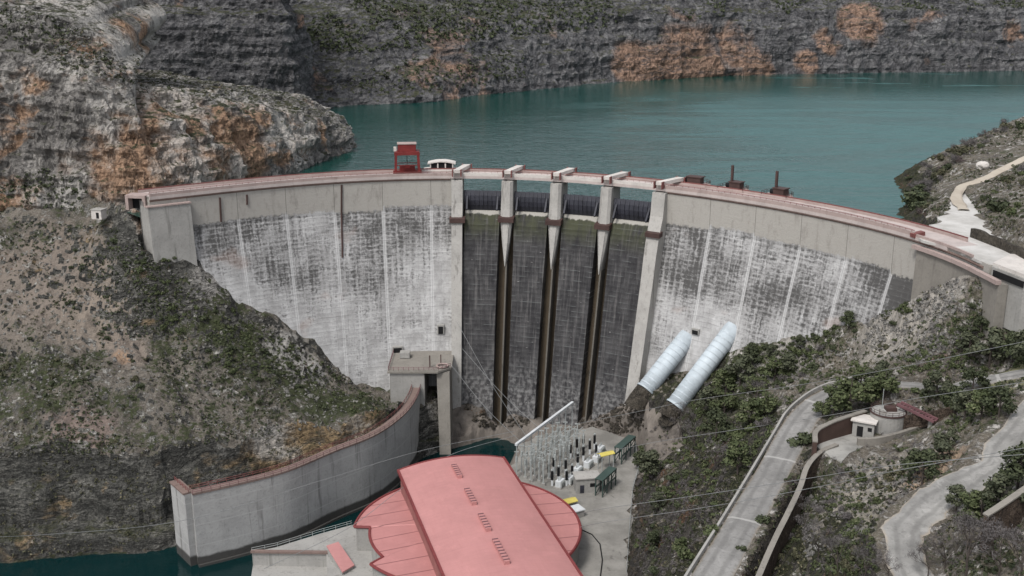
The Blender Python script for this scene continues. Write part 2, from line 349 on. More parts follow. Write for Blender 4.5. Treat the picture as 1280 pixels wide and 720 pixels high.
M['pinkc'] = concrete('pinkish_coping', (.40, .315, .29), (.20, .145, .13), .5, .4)
M['deck'] = concrete('pale_deck_paving', (.50, .435, .41), (.26, .21, .19), .4, .1)
M['brownc'] = concrete('brown_coping', (.215, .155, .135), (.09, .065, .058), .5, .5)
M['whitec'] = concrete('whitewashed_concrete', (.62, .58, .54), (.3, .27, .24), .3, .3)
M['dark'] = paint('dark_opening', (.012, .012, .013), .9, .2)
M['gate'] = paint('slate_steel', (.042, .043, .055), .55, .4, (.02, .02, .022))
M['red'] = paint('dark_red_steel', (.19, .03, .028), .55, .35, (.06, .03, .03))
M['redrail'] = paint('faded_red_rail', (.20, .075, .068), .6, .35)
M['brownsteel'] = paint('brown_steel', (.075, .045, .04), .6, .3)
M['pipe'] = paint('pale_blue_grey_pipe', (.52, .58, .62), .5, .22, (.27, .27, .26), gs=.5)
M['pipeband'] = paint('pipe_band_grey', (.46, .515, .55), .5, .25)
M['whitep'] = paint('white_paint', (.62, .64, .65), .45, .2, (.35, .36, .37), gs=.5)
M['steel'] = paint('galvanised_steel', (.38, .40, .39), .5, .25, (.15, .16, .15))
M['green'] = paint('green_steel', (.055, .085, .075), .5, .3)
M['yellow'] = paint('yellow_sheet', (.62, .52, .13), .5, .25)
M['black'] = paint('black_porcelain', (.018, .018, .02), .35, .2)
M['maroon'] = paint('maroon_steel', (.17, .085, .092), .6, .3)
M['cable'] = paint('cable_metal', (.22, .225, .225), .5, .1)
M['stone'] = rock('masonry_stone', [(.07, .05, .04), (.15, .11, .085), (.22, .17, .13), (.33, .28, .23)], orange=.3, strata=.2, streak=.2, veg=0, grain=2.5)
M['brownrock'] = rock('brown_casing', [(.06, .05, .04), (.11, .095, .075), (.16, .14, .115), (.24, .21, .18)], orange=.1, strata=.3, streak=.3, veg=0, grain=2)
M['boulder'] = rock('pale_boulder_rock', [(.24, .23, .21), (.36, .345, .32), (.48, .465, .44), (.64, .625, .6)], orange=.1, strata=.1, streak=.1, veg=0, grain=2)
def road_mat(name, a, b, crack=.4):
    g = NG(name); p = g.pos(); n = g.noise(p, .12, 6, .65); f = g.noise(p, 1.4, 5, .7); k = g.noise(p, .35, 4, .6, .8)
    c = g.mix(g.step(n, .3, .7), a, b); c = g.mix(g.math('MULTIPLY', g.step(f, .5, .8), .4), c, tuple(q*.55 for q in a))
    c = g.mix(g.math('MULTIPLY', g.step(k, .6, .75), crack), c, tuple(q*.6 for q in a)); g.col(c); g.bump(f, .3, .2); return g.m
def track_mat(name, a, b, edge, joints=True):
    g = NG(name); p = g.pos(); u, v, _ = g.sep(g.uv()); n = g.noise(p, .12, 6, .65); f = g.noise(p, 1.6, 5, .72); k = g.noise(p, .35, 5, .65, .8)
    uw = g.math('ADD', u, g.math('MULTIPLY', g.math('SUBTRACT', n, .5), .35))
    c = g.mix(g.step(n, .3, .7), a, b); c = g.mix(g.math('MULTIPLY', g.step(f, .48, .75), .5), c, tuple(q*.5 for q in a))
    c = g.mix(g.math('MULTIPLY', g.step(k, .56, .66), .5), c, tuple(q*1.18 for q in b)); c = g.mix(g.math('MULTIPLY', g.step(k, .42, .34), .4), c, tuple(q*.6 for q in a))
    tr_ = g.math('ABSOLUTE', g.math('SUBTRACT', g.math('ABSOLUTE', uw), .38)); c = g.mix(g.math('MULTIPLY', g.step(tr_, .2, .04), .45), c, tuple(q*.68 for q in a))
    c = g.mix(g.math('MULTIPLY', g.step(g.math('ADD', g.math('ABSOLUTE', uw), g.math('MULTIPLY', f, .3)), .9, 1.12), .85), c, edge)
    if joints:
        jj = g.math('ABSOLUTE', g.math('SUBTRACT', g.math('FRACT', g.math('DIVIDE', g.math('ADD', v, g.math('MULTIPLY', n, 1.5)), 24.0)), .5)); c = g.mix(g.math('MULTIPLY', g.step(jj, .482, .492), .6), c, (.42, .41, .39))
    g.col(c); g.bump(f, .35, .25); return g.m
M['road'] = track_mat('worn_road', (.18, .175, .167), (.27, .263, .252), (.20, .17, .135)); M['gravel_road'] = track_mat('gravelly_road', (.20, .195, .185), (.33, .322, .305), (.33, .28, .22), False); M['gravel'] = road_mat('pale_gravel', (.19, .185, .172), (.36, .35, .325), .7)
M['apron'] = road_mat('white_gravel', (.40, .385, .36), (.56, .545, .52), .35); M['dirt'] = road_mat('dirt_track', (.36, .31, .25), (.46, .41, .34)); M['yard'] = road_mat('yard_concrete', (.17, .163, .148), (.29, .278, .255), .7)
def roof_mat(name, base, seam=None):
    g = NG(name); p = g.obj(); x, y, z = g.sep(p); n = g.noise(p, .12, 6, .65); f = g.noise(g.scale(p, (1, .15, 1)), 1.2, 5, .7)
    c = g.mix(g.step(n, .3, .75), base, tuple(k*.86 for k in base)); c = g.mix(g.math('MULTIPLY', g.step(f, .48, .75), .22), c, (.36, .15, .14))
    sm_ = g.math('ABSOLUTE', g.math('SUBTRACT', g.math('FRACT', g.math('DIVIDE', y, 1.4)), .5)); c = g.mix(g.math('MULTIPLY', g.step(sm_, .45, .49), .16), c, (.25, .1, .1))
    bl_ = g.noise(p, .35, 5, .7); c = g.mix(g.math('MULTIPLY', g.step(bl_, .52, .72), .3), c, tuple(min(1, k*1.25) for k in base)); c = g.mix(g.math('MULTIPLY', g.step(g.noise(g.scale(p, (.08, 1.4, 1)), 1.0, 4, .7), .55, .75), .28), c, (.30, .15, .14))
    if seam:
        s = g.math('ABSOLUTE', g.math('SUBTRACT', g.math('FRACT', g.math('DIVIDE', y, seam)), .5))
        c = g.mix(g.math('MULTIPLY', g.step(s, .465, .485), .75), c, (.13, .05, .05))
    g.col(c).rough(.55); g.bump(g.math('ADD', f, n), .1, .2); return g.m
M['roof'] = roof_mat('pink_red_roof', (.465, .222, .212)); M['roof2'] = roof_mat('pink_red_annex_roof', (.45, .205, .195), 5.6)
M['roofedge'] = paint('dark_red_trim', (.20, .045, .045), .5, .25)
def water(name, deep, pale, rough, wave, lake=True):
    g = NG(name); p = g.pos(); px_, py_, _ = g.sep(p)
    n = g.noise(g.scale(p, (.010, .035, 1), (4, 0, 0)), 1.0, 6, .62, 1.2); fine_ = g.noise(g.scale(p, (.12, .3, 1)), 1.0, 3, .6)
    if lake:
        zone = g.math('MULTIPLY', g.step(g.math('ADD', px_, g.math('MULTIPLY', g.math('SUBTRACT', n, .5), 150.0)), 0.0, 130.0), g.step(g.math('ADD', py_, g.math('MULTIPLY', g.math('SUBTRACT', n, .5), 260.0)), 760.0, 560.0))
        ruffle_sheen = g.math('MULTIPLY', zone, g.math('ADD', .55, g.math('MULTIPLY', g.step(n, .42, .62), .45)))
        st_ = g.math('MULTIPLY', g.step(n, .56, .66), g.step(px_, 20.0, 120.0)); ruffle_sheen = g.math('MAXIMUM', ruffle_sheen, g.math('MULTIPLY', st_, .9))
        far = g.step(py_, 760.0, 420.0)
    else: ruffle_sheen = 0.0; far = 1.0
    c = g.mix(ruffle_sheen, deep, pale); c = g.mix(g.math('MULTIPLY', g.step(fine_, .45, .75), .25), c, tuple(k*.6 for k in deep)); g.col(c)  # pale tone paints sky sheen into the colour of wind-ruffled water
    g.rough(g.math('ADD', rough, g.math('MULTIPLY', ruffle_sheen, .35))); g.b.inputs['Specular IOR Level'].default_value = .5; g.b.inputs['IOR'].default_value = 1.33
    w = g.math('ADD', g.noise(g.scale(p, (.22, .5, 1)), 1.0, 3, .6), g.math('MULTIPLY', g.noise(g.scale(p, (.06, .1, 1)), 1.0, 2), 1.2))
    g.bump(w, g.math('MULTIPLY', g.math('ADD', wave, g.math('MULTIPLY', ruffle_sheen, wave*1.5)), g.math('ADD', .3, g.math('MULTIPLY', far, .7))), 1.2); return g.m
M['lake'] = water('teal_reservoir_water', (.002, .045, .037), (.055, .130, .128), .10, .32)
M['river'] = water('dark_green_river_water', (.003, .018, .019), (.004, .022, .022), .06, .12, False)
M['leaf_dark'] = leaf_mat('dark_evergreen_leaves', (.032, .041, .021), (.082, .095, .048))
M['leaf_mid'] = leaf_mat('green_shrub_leaves', (.044, .058, .024), (.105, .122, .055), (.13, .138, .075))
M['leaf_olive'] = leaf_mat('olive_scrub_leaves', (.045, .047, .026), (.115, .11, .065), (.16, .14, .09))
M['twig_red'] = leaf_mat('reddish_bare_twigs', (.06, .045, .045), (.135, .105, .10))
M['leaf_pine'] = leaf_mat('grey_green_pine_needles', (.046, .055, .033), (.11, .118, .072))
M['twig'] = leaf_mat('grey_bare_twigs', (.075, .068, .068), (.17, .155, .15))
M['bark'] = paint('grey_bark', (.075, .062, .055), .9, .4, (.03, .025, .022), gs=2.)
# ------------------------------------------------------------------ world, sun
w = bpy.data.worlds.new('World'); sc.world = w; w.use_nodes = True; wt = w.node_tree; wt.nodes.clear()
wo = wt.nodes.new('ShaderNodeOutputWorld'); bg = wt.nodes.new('ShaderNodeBackground'); sky = wt.nodes.new('ShaderNodeTexSky'); hs = wt.nodes.new('ShaderNodeHueSaturation')
EL, AZ = math.radians(56), math.radians(215)
sky.sky_type = 'NISHITA'; sky.sun_disc = False; sky.sun_elevation = EL; sky.sun_rotation = AZ; sky.dust_density = 3.0; sky.altitude = 500
hs.inputs['Saturation'].default_value = .30; bg.inputs[1].default_value = .13
wt.links.new(sky.outputs[0], hs.inputs['Color']); wt.links.new(hs.outputs[0], bg.inputs[0]); wt.links.new(bg.outputs[0], wo.inputs[0])
sl = bpy.data.lights.new('sun', 'SUN'); sl.energy = 1.6; sl.angle = math.radians(14); sl.color = (1, .97, .93)
so = bpy.data.objects.new('sun', sl); COL.objects.link(so)
sd = Vector((math.sin(AZ)*math.cos(EL), math.cos(AZ)*math.cos(EL), math.sin(EL)))
so.rotation_euler = sd.to_track_quat('Z', 'Y').to_euler(); so.location = (0, 0, 400)
sc.view_settings.view_transform = 'Standard'; sc.view_settings.look = 'None'; sc.view_settings.exposure = 0.58; sc.view_settings.gamma = 1.0
# ------------------------------------------------------------------ dam geometry (polar about the arch centre)
C0 = np.array([-19.18, 212.18])
crest_px = [(190, 246), (300, 233), (430, 224), (500, 220), (571, 221), (635, 221), (699, 222), (763, 227), (822, 236), (900, 245), (1000, 262), (1100, 283), (1150, 295), (1215, 322)]
_q = np.array([onz(*p, 100)[:2] for p in crest_px])-C0
_th = np.degrees(np.arctan2(_q[:, 0], _q[:, 1])); _r = np.hypot(_q[:, 0], _q[:, 1])
_pf = np.polyfit(_th/50, _r, 5)
def rc(t): return float(np.polyval(_pf, np.clip(t, -44, 82)/50))
def D(t, off, z):
    r = rc(t)-off; a = math.radians(t); return (C0[0]+r*math.sin(a), C0[1]+r*math.cos(a), z)
def foff(z): return 0.0 if z >= 89 else .25*(89-z)
def th_of_px(px, py, z=100):
    q = np.array(onz(px, py, z)[:2])-C0; return math.degrees(math.atan2(q[0], q[1]))
def face_hit(px, py):
    best = None
    for z in np.linspace(20, 99, 400):
        p = onz(px, py, z); q = np.array(p[:2])-C0; t = math.degrees(math.atan2(q[0], q[1])); e = math.hypot(*q)-(rc(t)-foff(z))
        if best is None or abs(e) < abs(best[0]): best = (e, p)
    return best[1]
PIERS = [th_of_px(571, 221), th_of_px(635, 221), th_of_px(699, 222), th_of_px(763, 227), th_of_px(824, 236)]
R0 = 120.0
def deg(m): return math.degrees(m/R0)
def add_uv(o, fn):
    me = o.data; uvl = me.uv_layers.new(name='UVMap')
    for l in me.loops: uvl.data[l.index].uv = fn(me.vertices[l.vertex_index].co)
def polar_uv(co_):
    q = np.array([co_.x, co_.y])-C0; return (math.degrees(math.atan2(q[0], q[1]))*R0*math.pi/180, co_.z)
dam = thing('dam', 'tall curved concrete dam with stained pale face and four dark spillway chutes', 'dam', D(16, -3, 20))
bpy.context.view_layer.update()
DI = dam.matrix_world.inverted()
def dpart(mb, name, m, parent=None, uv=False, **k):
    o = mb.build(name, m, None, **k)
    if uv: add_uv(o, polar_uv)
    o.data.transform(DI) if False else None
    o.parent = parent or dam; o.matrix_parent_inverse = (parent or dam).matrix_world.inverted() if (parent is None) else Matrix.Identity(4)
    if parent is None: o.matrix_parent_inverse = DI
    return o
def sweep(mb, t0, t1, prof, n=None):
    n = n or max(3, int(abs(t1-t0)/1.5))
    return mb.loft([[D(t, o_, z) for o_, z in prof] for t in np.linspace(t0, t1, n)])
wprof = [(0, 100), (0, 89)]+[(foff(z), z) for z in (80, 70, 60, 50, 40, 30, 18)]+[(-7, 18), (-7, 100)]
TL, TR = PIERS[0]-deg(1.2), PIERS[4]+deg(1.2)
dpart(sweep(MB(), -42.6, TL, wprof), 'wall', M['face_l'], uv=True)
dpart(sweep(MB(), TR, 83, wprof), 'wall', M['face_r'], uv=True)
# spillway body behind the chutes: brown slots with shadow in their colour
def coff(z): return float(np.interp(z, [18, 74, 80, 85.5, 88, 89.2, 89.3], [20.2, 6.2, 4.8, 3.5, 2.0, 0.2, -2.0]))
zs = [89.3, 89.2, 88.6, 88, 87, 85.5, 83, 80, 77, 74, 66, 58, 50, 42, 34, 26, 18]
sb = [(-7, 88.8)]+[(coff(z)-3.6, z-.4) for z in zs]+[(-7, 17.6)]
dpart(sweep(MB(), TL, TR, sb), 'spillway_body', M['slot'], uv=True)
for i in range(4):
    a, b = PIERS[i]+deg(2.3), PIERS[i+1]-deg(2.3)
    a2, b2 = PIERS[i]+deg(1.7 if i == 0 else 2.5), PIERS[i+1]-deg(2.7 if i < 3 else 1.6)
    cs = []
    for f in np.linspace(0, 1, 7):
        sec = []
        for z in zs:
            k = np.clip((86-z)/18, 0, 1); t = (a+(b-a)*f)*(1-k)+(a2+(b2-a2)*f)*k
            sec.append(D(t, coff(z), z))
        for z in (18, 50, 74, 86, 88.9):
            k = np.clip((86-z)/18, 0, 1); t = (a+(b-a)*f)*(1-k)+(a2+(b2-a2)*f)*k
            sec.append(D(t, coff(z)-3.9, z-.2))
        cs.append(sec)
    dpart(MB().loft(cs), 'chute', M['chute'], uv=True)
    # gate
    ga, gb = PIERS[i]+deg(2.0), PIERS[i+1]-deg(2.0)
    gp = [(-.2, 89.35), (.5, 91), (.75, 92.5), (.6, 94), (.1, 95.4), (-.5, 95.4), (0, 94), (.2, 92.5), (0, 91), (-.7, 89.35)]
    gt = dpart(sweep(MB(), ga, gb, gp, 5), 'gate', M['gate'])
    rb = MB()
    for t in np.linspace(ga+.25, gb-.25, 9): sweep(rb, t-.07, t+.07, [(-.1, 89.5), (.8, 91), (1.05, 92.5), (.9, 94), (.3, 95.3), (0, 95.2), (.2, 92.5), (-.2, 89.6)], 2)
    rb.build('gate_ribs', M['gate'], gt)
    for t in (ga+.5, gb-.5):
        for a_ in (D(t, .9, 93.8), D(t, .7, 91.2)): MB().bar(a_, D(t, 3.6, 90.2), .5).build('gate_arm', M['gate'], gt)
for i in (1, 2, 3):                                        # tapering intermediate piers
    t = PIERS[i]; secs = []
    for z, hw, of in ((98.8, 1.75, 2.6), (93, 1.8, 3.4), (88.5, 1.9, 4.2), (86, 1.75, 4.9), (80, 1.1, 6.2), (75.2, .45, 7.2), (73.4, .18, 7.2)):
        h = deg(hw); n2 = max(of-.8, 0)
        secs.append([D(t-h, -6, z), D(t-h, n2, z), D(t-h*.55, of, z), D(t+h*.55, of, z), D(t+h, n2, z), D(t+h, -6, z)])
    dpart(MB().loft(secs), 'pier', M['pier'], uv=False)
    dpart(sweep(MB(), t-deg(2.5), t+deg(2.5), [(2.6, 87.0), (5.4, 86.7), (5.4, 88.1), (2.6, 88.5)], 3), 'trunnion_beam', M['brownsteel'])
for i in (1, 2, 3):
    t = PIERS[i]; dpart(sweep(MB(), t+deg(.1), t+deg(.6), [(coff(z)+.5, z) for z in (74.5, 66, 58, 50, 42, 34, 26, 19)]+[(coff(19)-4.2, 19), (coff(74)-4.2, 74)], 3), 'divider_wall', M['divider'])
for i in (0, 4):                                           # training walls down both sides
    t = PIERS[i]; pr = [(-5, 98.8), (1.6, 98.8), (2.6, 92), (5, 86), (6.6, 80)]+[(coff(z)+1.6, z) for z in (74, 60, 46, 32, 18)]+[(-5, 18)]
    w_ = 1.7 if i == 0 else 2.1
    dpart(sweep(MB(), t-deg(w_), t+deg(w_), pr, 3), 'training_wall', M['pier'])
    dpart(sweep(MB(), t-deg(2.3), t+deg(2.6), [(3.4, 86.6), (5.6, 86.3), (5.6, 87.6), (3.4, 88.0)], 3), 'trunnion_beam', M['brownsteel'])
# crest: road deck, cornice, parapets, rails
dpart(sweep(MB(), -42.6, 75.5, [(-7.6, 99.2), (.55, 99.2), (.55, 100.05), (-7.6, 100.05)], 90), 'crest_deck', M['deck'])
def cornice(t0, t1): dpart(sweep(MB(), t0, t1, [(.003, 98.5), (.45, 98.9), (.45, 99.18), (.003, 99.18)]), 'cornice', M['brownc'])
cornice(-42.6, TL-deg(1)); cornice(TR+deg(1), 82)
def parapet(t0, t1, off, w_, h, m, nm='parapet', z=100.053): dpart(sweep(MB(), t0, t1, [(off, z), (off+w_, z), (off+w_, z+h), (off, z+h)]), nm, m)
parapet(-42.6, TL, .1, .42, .8, M['pinkc']); parapet(TL+.01, TR-.01, .1, .42, .95, M['whitec']); parapet(TR, 70, .1, .42, .95, M['pinkc']); parapet(70.1, 80, .1, .42, .6, M['pinkc'])
parapet(-42.5, 74, -7.5, .35, .75, M['pinkc'], 'upstream_parapet')
parapet(-42.5, 74, -7.45, .2, .28, M['redrail'], 'upstream_rail', 100.81)
def rail(t0, t1, off, z0, m, name='handrail', hgt=1.0, stepd=1.6):
    mb = MB(); ts = np.linspace(t0, t1, max(3, int((t1-t0)/.8)))
    for h in (hgt*.55, hgt): mb.tube([D(t, off, z0+h) for t in ts], .06, 4)
    for t in np.arange(t0, t1, deg(stepd*1.2)): mb.bar(D(t, off, z0), D(t, off, z0+hgt), .09)
    return dpart(mb, name, m)
rail(-42.6, TL, .3, 100.85, M['redrail'], hgt=.45); rail(TL, TR, -.1, 100.06, M['redrail'], hgt=1.5); rail(TR, 70, .3, 101.0, M['redrail'], hgt=.45)
for i in range(5):                                         # hoist beams crossing the deck at each pier
    t = PIERS[i]; tw = t+.9
    mb = MB(); mb.loft([[D(t-deg(1.0)+k*1.1, -1+o_, z) for o_, z in ((2.8-10.5*k, 101.1), (2.8-10.5*k, 102.1))]+[D(t+deg(1.0)+k*1.1, -1+o_, z) for o_, z in ((2.8-10.5*k, 102.1), (2.8-10.5*k, 101.1))] for k in (0, .5, 1)])
    hb = dpart(mb, 'hoist_beam', M['whitec'])
    for k in (0.0, 1.0):
        for e in (((-1.25, -1.0)), (1.0, 1.25)):
            MB().loft([[D(t+s_*deg(1.15)+k*1.1, 1.8-10.5*k+o_, z) for o_, z in ((-.8, 100.1), (.8, 100.1), (.8, 102.2), (-.8, 102.2))] for s_ in e]).build('side_plate', M['redrail'], hb)
# vertical drain pipes on the left face and dark gallery openings
for px, y0, y1 in ((275, 247, 277), (308, 243, 256), (427, 231, 322)):
    a = face_hit(px, y0); b = face_hit(px+1.2, y1); n_ = 6
    pts = []
    for k in np.linspace(0, 1, n_):
        q = np.array(a)*(1-k)+np.array(b)*k; th = math.degrees(math.atan2(q[0]-C0[0], q[1]-C0[1])); z = q[2]; pts.append(D(th, foff(z)+.2, z))
    dpart(MB().tube(pts, .28, 6), 'drain_pipe', M['brownsteel'])
def opening(px, py, w_, h):
    p = face_hit(px, py); t = math.degrees(math.atan2(p[0]-C0[0], p[1]-C0[1])); z = p[2]; hw = deg(w_/2)
    f = dpart(sweep(MB(), t-hw-.15, t+hw+.15, [(foff(z-h/2)-.3, z-h/2), (foff(z-h/2)+.5, z-h/2), (foff(z-h/2)+.5, z+h/2+.4), (foff(z)-.3, z+h/2+.4)], 3), 'gallery_portal', M['conc'])
    sweep(MB(), t-hw, t+hw, [(foff(z-h/2)+.1, z-h/2+.02), (foff(z-h/2)+.56, z-h/2+.02), (foff(z-h/2)+.56, z+h/2), (foff(z)-.2, z+h/2)], 3).build('opening', M['dark'], f)
opening(551, 412, 1.6, 2.4); opening(497, 438, 2.8, 2.2); opening(807, 434, 2.2, 3.4); opening(870, 415, 2.0, 1.2)
# left abutment block
ab = MB(); sweep(ab, -43.2, th_of_px(238, 241)-.3, [(-3, 70), (4.0, 70), (1.5, 97.2), (-3, 97.2)])
dpart(ab, 'abutment_block', M['conc']); 
dpart(sweep(MB(), -43.3, th_of_px(238, 241)-.2, [(.01, 97.203), (1.8, 97.203), (1.8, 97.6), (.01, 97.6)]), 'abutment_coping', M['pinkc'])
# right abutment wing
dpart(sweep(MB(), 71, 86, [(-1, 84), (1.3, 84), (1.0, 97.4), (-1, 97.4)]), 'abutment_wing', M['dullc'])
dpart(sweep(MB(), 70.5, 86, [(.553, 97.403), (1.7, 97.403), (1.7, 98.3), (.553, 98.3)]), 'wing_coping', M['pinkc'])
dpart(MB().bar(D(70, .9, 100.2), D(70, -2.2, 100.6), 1.6, .9), 'stair_cover', M['redrail'])
# ------------------------------------------------------------------ water
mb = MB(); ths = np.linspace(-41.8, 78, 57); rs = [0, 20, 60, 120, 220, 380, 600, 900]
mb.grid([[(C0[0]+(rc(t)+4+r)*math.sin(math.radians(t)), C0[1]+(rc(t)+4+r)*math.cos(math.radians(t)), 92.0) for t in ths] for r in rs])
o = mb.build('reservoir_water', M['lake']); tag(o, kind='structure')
for p in o.data.polygons: pass
o = MB().grid([[(-260, 120, 22), (90, 120, 22)], [(-260, 330, 22), (90, 330, 22)]]).build('river_water', M['river']); tag(o, kind='structure')
# ------------------------------------------------------------------ terrain
def tps_fit(P, lam=.4):
    P = np.array(P, float); n = len(P); c = P[:, :2].mean(0); s = 100.0; X = (P[:, :2]-c)/s
    d = np.sqrt(((X[:, None]-X[None])**2).sum(2)); K = np.where(d > 0, d*d*np.log(d+1e-12), 0)+np.eye(n)*lam*1e-3
    Q = np.c_[np.ones(n), X]; A = np.block([[K, Q], [Q.T, np.zeros((3, 3))]]); sol = np.linalg.solve(A, np.r_[P[:, 2], 0, 0, 0])
    def f(x, y):
        x = np.asarray(x, float); sh = x.shape; X2 = np.c_[(x.ravel()-c[0])/s, (np.asarray(y, float).ravel()-c[1])/s]; out = np.zeros(len(X2))
        for i in range(0, len(X2), 20000):
            q = X2[i:i+20000]; d = np.sqrt(((q[:, None]-X[None])**2).sum(2)); out[i:i+20000] = np.where(d > 0, d*d*np.log(d+1e-12), 0)@sol[:n]+np.c_[np.ones(len(q)), q]@sol[n:]
        return out.reshape(sh)
    return f
def seg_dist(x, y, path):                                    # distance to a polyline, and z interpolated along it
    best = np.full(x.shape, 1e9); bz = np.zeros(x.shape); side = np.zeros(x.shape)
    P = np.array(path, float)
    for a, b in zip(P[:-1], P[1:]):
        d = b[:2]-a[:2]; L = d@d; t = np.clip(((x-a[0])*d[0]+(y-a[1])*d[1])/L, 0, 1)
        dx = x-(a[0]+t*d[0]); dy = y-(a[1]+t*d[1]); ds = np.hypot(dx, dy); m_ = ds < best
        best = np.where(m_, ds, best); bz = np.where(m_, a[2]+t*(b[2]-a[2]), bz); side = np.where(m_, np.sign(d[0]*dy-d[1]*dx), side)
    return best, bz, side
def in_poly(x, y, poly):
    r = np.zeros(x.shape, bool); n = len(poly)
    for i in range(n):
        (x1, y1), (x2, y2) = poly[i][:2], poly[(i+1) % n][:2]
        c = ((y1 > y) != (y2 > y)) & (x < (x2-x1)*(y-y1)/((y2-y1) if y2 != y1 else 1e-9)+x1); r ^= c
    return r
def heightfield(name, X, Y, Z, m, keep=None, smooth=False):
    ny, nx = X.shape; V = np.c_[X.ravel(), Y.ravel(), Z.ravel()]
    i = np.arange(ny*nx).reshape(ny, nx); Fq = np.c_[i[:-1, :-1].ravel(), i[:-1, 1:].ravel(), i[1:, 1:].ravel(), i[1:, :-1].ravel()]
    if keep is not None:
        k = keep.ravel(); Fq = Fq[k[Fq].all(1)]
        used = np.unique(Fq); mp = -np.ones(len(V), int); mp[used] = np.arange(len(used)); V = V[used]; Fq = mp[Fq]
    o = np_mesh(name, V, Fq, m, smooth=smooth); tag(o, kind='structure'); return o, V, Fq
def vnoise(X, Y, Z, fn): return np.array([fn((a, b, c)) for a, b, c in zip(X.ravel(), Y.ravel(), Z.ravel())]).reshape(X.shape)
# ---- left hillside and bluff
PL = [ony(*p) for p in [(0, 270, 318), (60, 267, 318), (120, 264, 313), (-120, 275, 318), (160, 262, 304),
      (0, 400, 286), (0, 480, 267), (0, 560, 250), (100, 400, 288), (100, 480, 269), (100, 555, 253), (200, 400, 293), (200, 480, 273), (200, 555, 257),
      (-120, 400, 286), (-120, 480, 267), (-120, 560, 250), (300, 450, 292), (300, 515, 276), (300, 540, 269), (380, 470, 300), (400, 515, 284), (460, 503, 292), (60, 330, 302), (140, 320, 301), (200, 340, 298), (300, 405, 303)]]
PL += [face_hit(*p) for p in [(196, 292), (240, 328), (300, 374), (360, 408), (415, 452), (440, 472), (478, 487)]]
PL += [(-20, 310, 37), (-25, 300, 38), (-30, 288, 40), (-100, 330, 90), (-150, 345, 96), (-60, 335, 70), (-30, 335, 45)]
fL = tps_fit(PL, .6)
edgeL = [(-260, 246, 0)]+[ony(*p) for p in [(-150, 562, 249), (0, 565, 249), (100, 562, 252), (200, 560, 255), (300, 545, 267), (345, 533, 273), (400, 520, 280), (460, 512, 287), (495, 505, 296)]]+[(-24, 312, 0)]
xs = np.arange(-225, -15, .75); ys = np.arange(222, 346, .6); X, Y = np.meshgrid(xs, ys)
Zu = fL(X, Y); d, _, side = seg_dist(X, Y, edgeL); sgn = -side*d
n1 = vnoise(X, Y, Zu*0, lambda p: fbm(p, .05, 4, 3)); n2 = vnoise(X, Y, Zu*0, lambda p: fbm(p, .22, 4, 8)); n3 = vnoise(X, Y, Zu*0, lambda p: ridged(p, .12, 4, 5))
sg = sgn+n1*3.2+n2*1.0
wd = np.interp(X, [-120, -75, -40], [13.5, 12.0, 8.0])
fr = np.clip(sg/wd, 0, 1.4)
prof = np.interp(fr, [0, .06, .10, .30, .36, .40, .62, .68, .74, .95, 1.0, 1.4], [0, .06, .22, .30, .34, .60, .67, .70, .86, .93, 1.0, 1.1])
n4 = vnoise(X, Y, Zu*0, lambda p: fbm(p, .55, 3, 31)); n5 = vnoise(X, Y, Zu*0, lambda p: ridged(p, .3, 3, 51))
Zt = Zu+n1*1.6+n2*1.0+(n3-1)*1.0+n4*.5+(n5-1)*.45
Z = np.where(sg > 0, Zt*(1-np.clip(prof, 0, 1))+19.5*np.clip(prof, 0, 1)-np.clip(prof-1, 0, 1)*20, Zt)
th_ = np.degrees(np.arctan2(X-C0[0], Y-C0[1])); rr = np.hypot(X-C0[0], Y-C0[1]); rct = np.polyval(_pf, np.clip(th_, -44, 82)/50)
keepL = ~((th_ > -44) & (rr > rct-1))
step_ = np.clip(np.gradient(Z, .6, axis=0)**2+np.gradient(Z, .75, axis=1)**2, 0, 20)
V0 = X.copy()
oL, VL, FL = heightfield('hillside', X+n2*.5*(sg > 0), Y+(n3-1)*.9*np.clip(sg, 0, 1), Z, M['hill_left'], keepL)
oL.data.materials.append(M['bluff']); ids = np.arange(X.size).reshape(X.shape); kk = keepL.ravel()
fsg = np.full(len(VL), 0.0); fsg[:] = sg.ravel()[np.unique(np.c_[ids[:-1, :-1].ravel(), ids[:-1, 1:].ravel(), ids[1:, 1:].ravel(), ids[1:, :-1].ravel()][kk[np.c_[ids[:-1, :-1].ravel(), ids[:-1, 1:].ravel(), ids[1:, 1:].ravel(), ids[1:, :-1].ravel()]].all(1)])]
fm = VL[FL].mean(1); fs_ = fsg[FL].mean(1)+np.array([fbm((a, b, c), .35, 3, 9) for a, b, c in fm])*2.0
fe1 = VL[FL[:, 1]]-VL[FL[:, 0]]; fe2 = VL[FL[:, 3]]-VL[FL[:, 0]]; fn_ = np.cross(fe1, fe2); fnz = fn_[:, 2]/np.linalg.norm(fn_, axis=1)
oL.data.polygons.foreach_set('material_index', ((fs_ > .2) | (fnz < .58)).astype(np.int32)); VB, FB = VL, FL
bvhL = BVHTree.FromPolygons([tuple(v) for v in VL], [tuple(f) for f in FL])
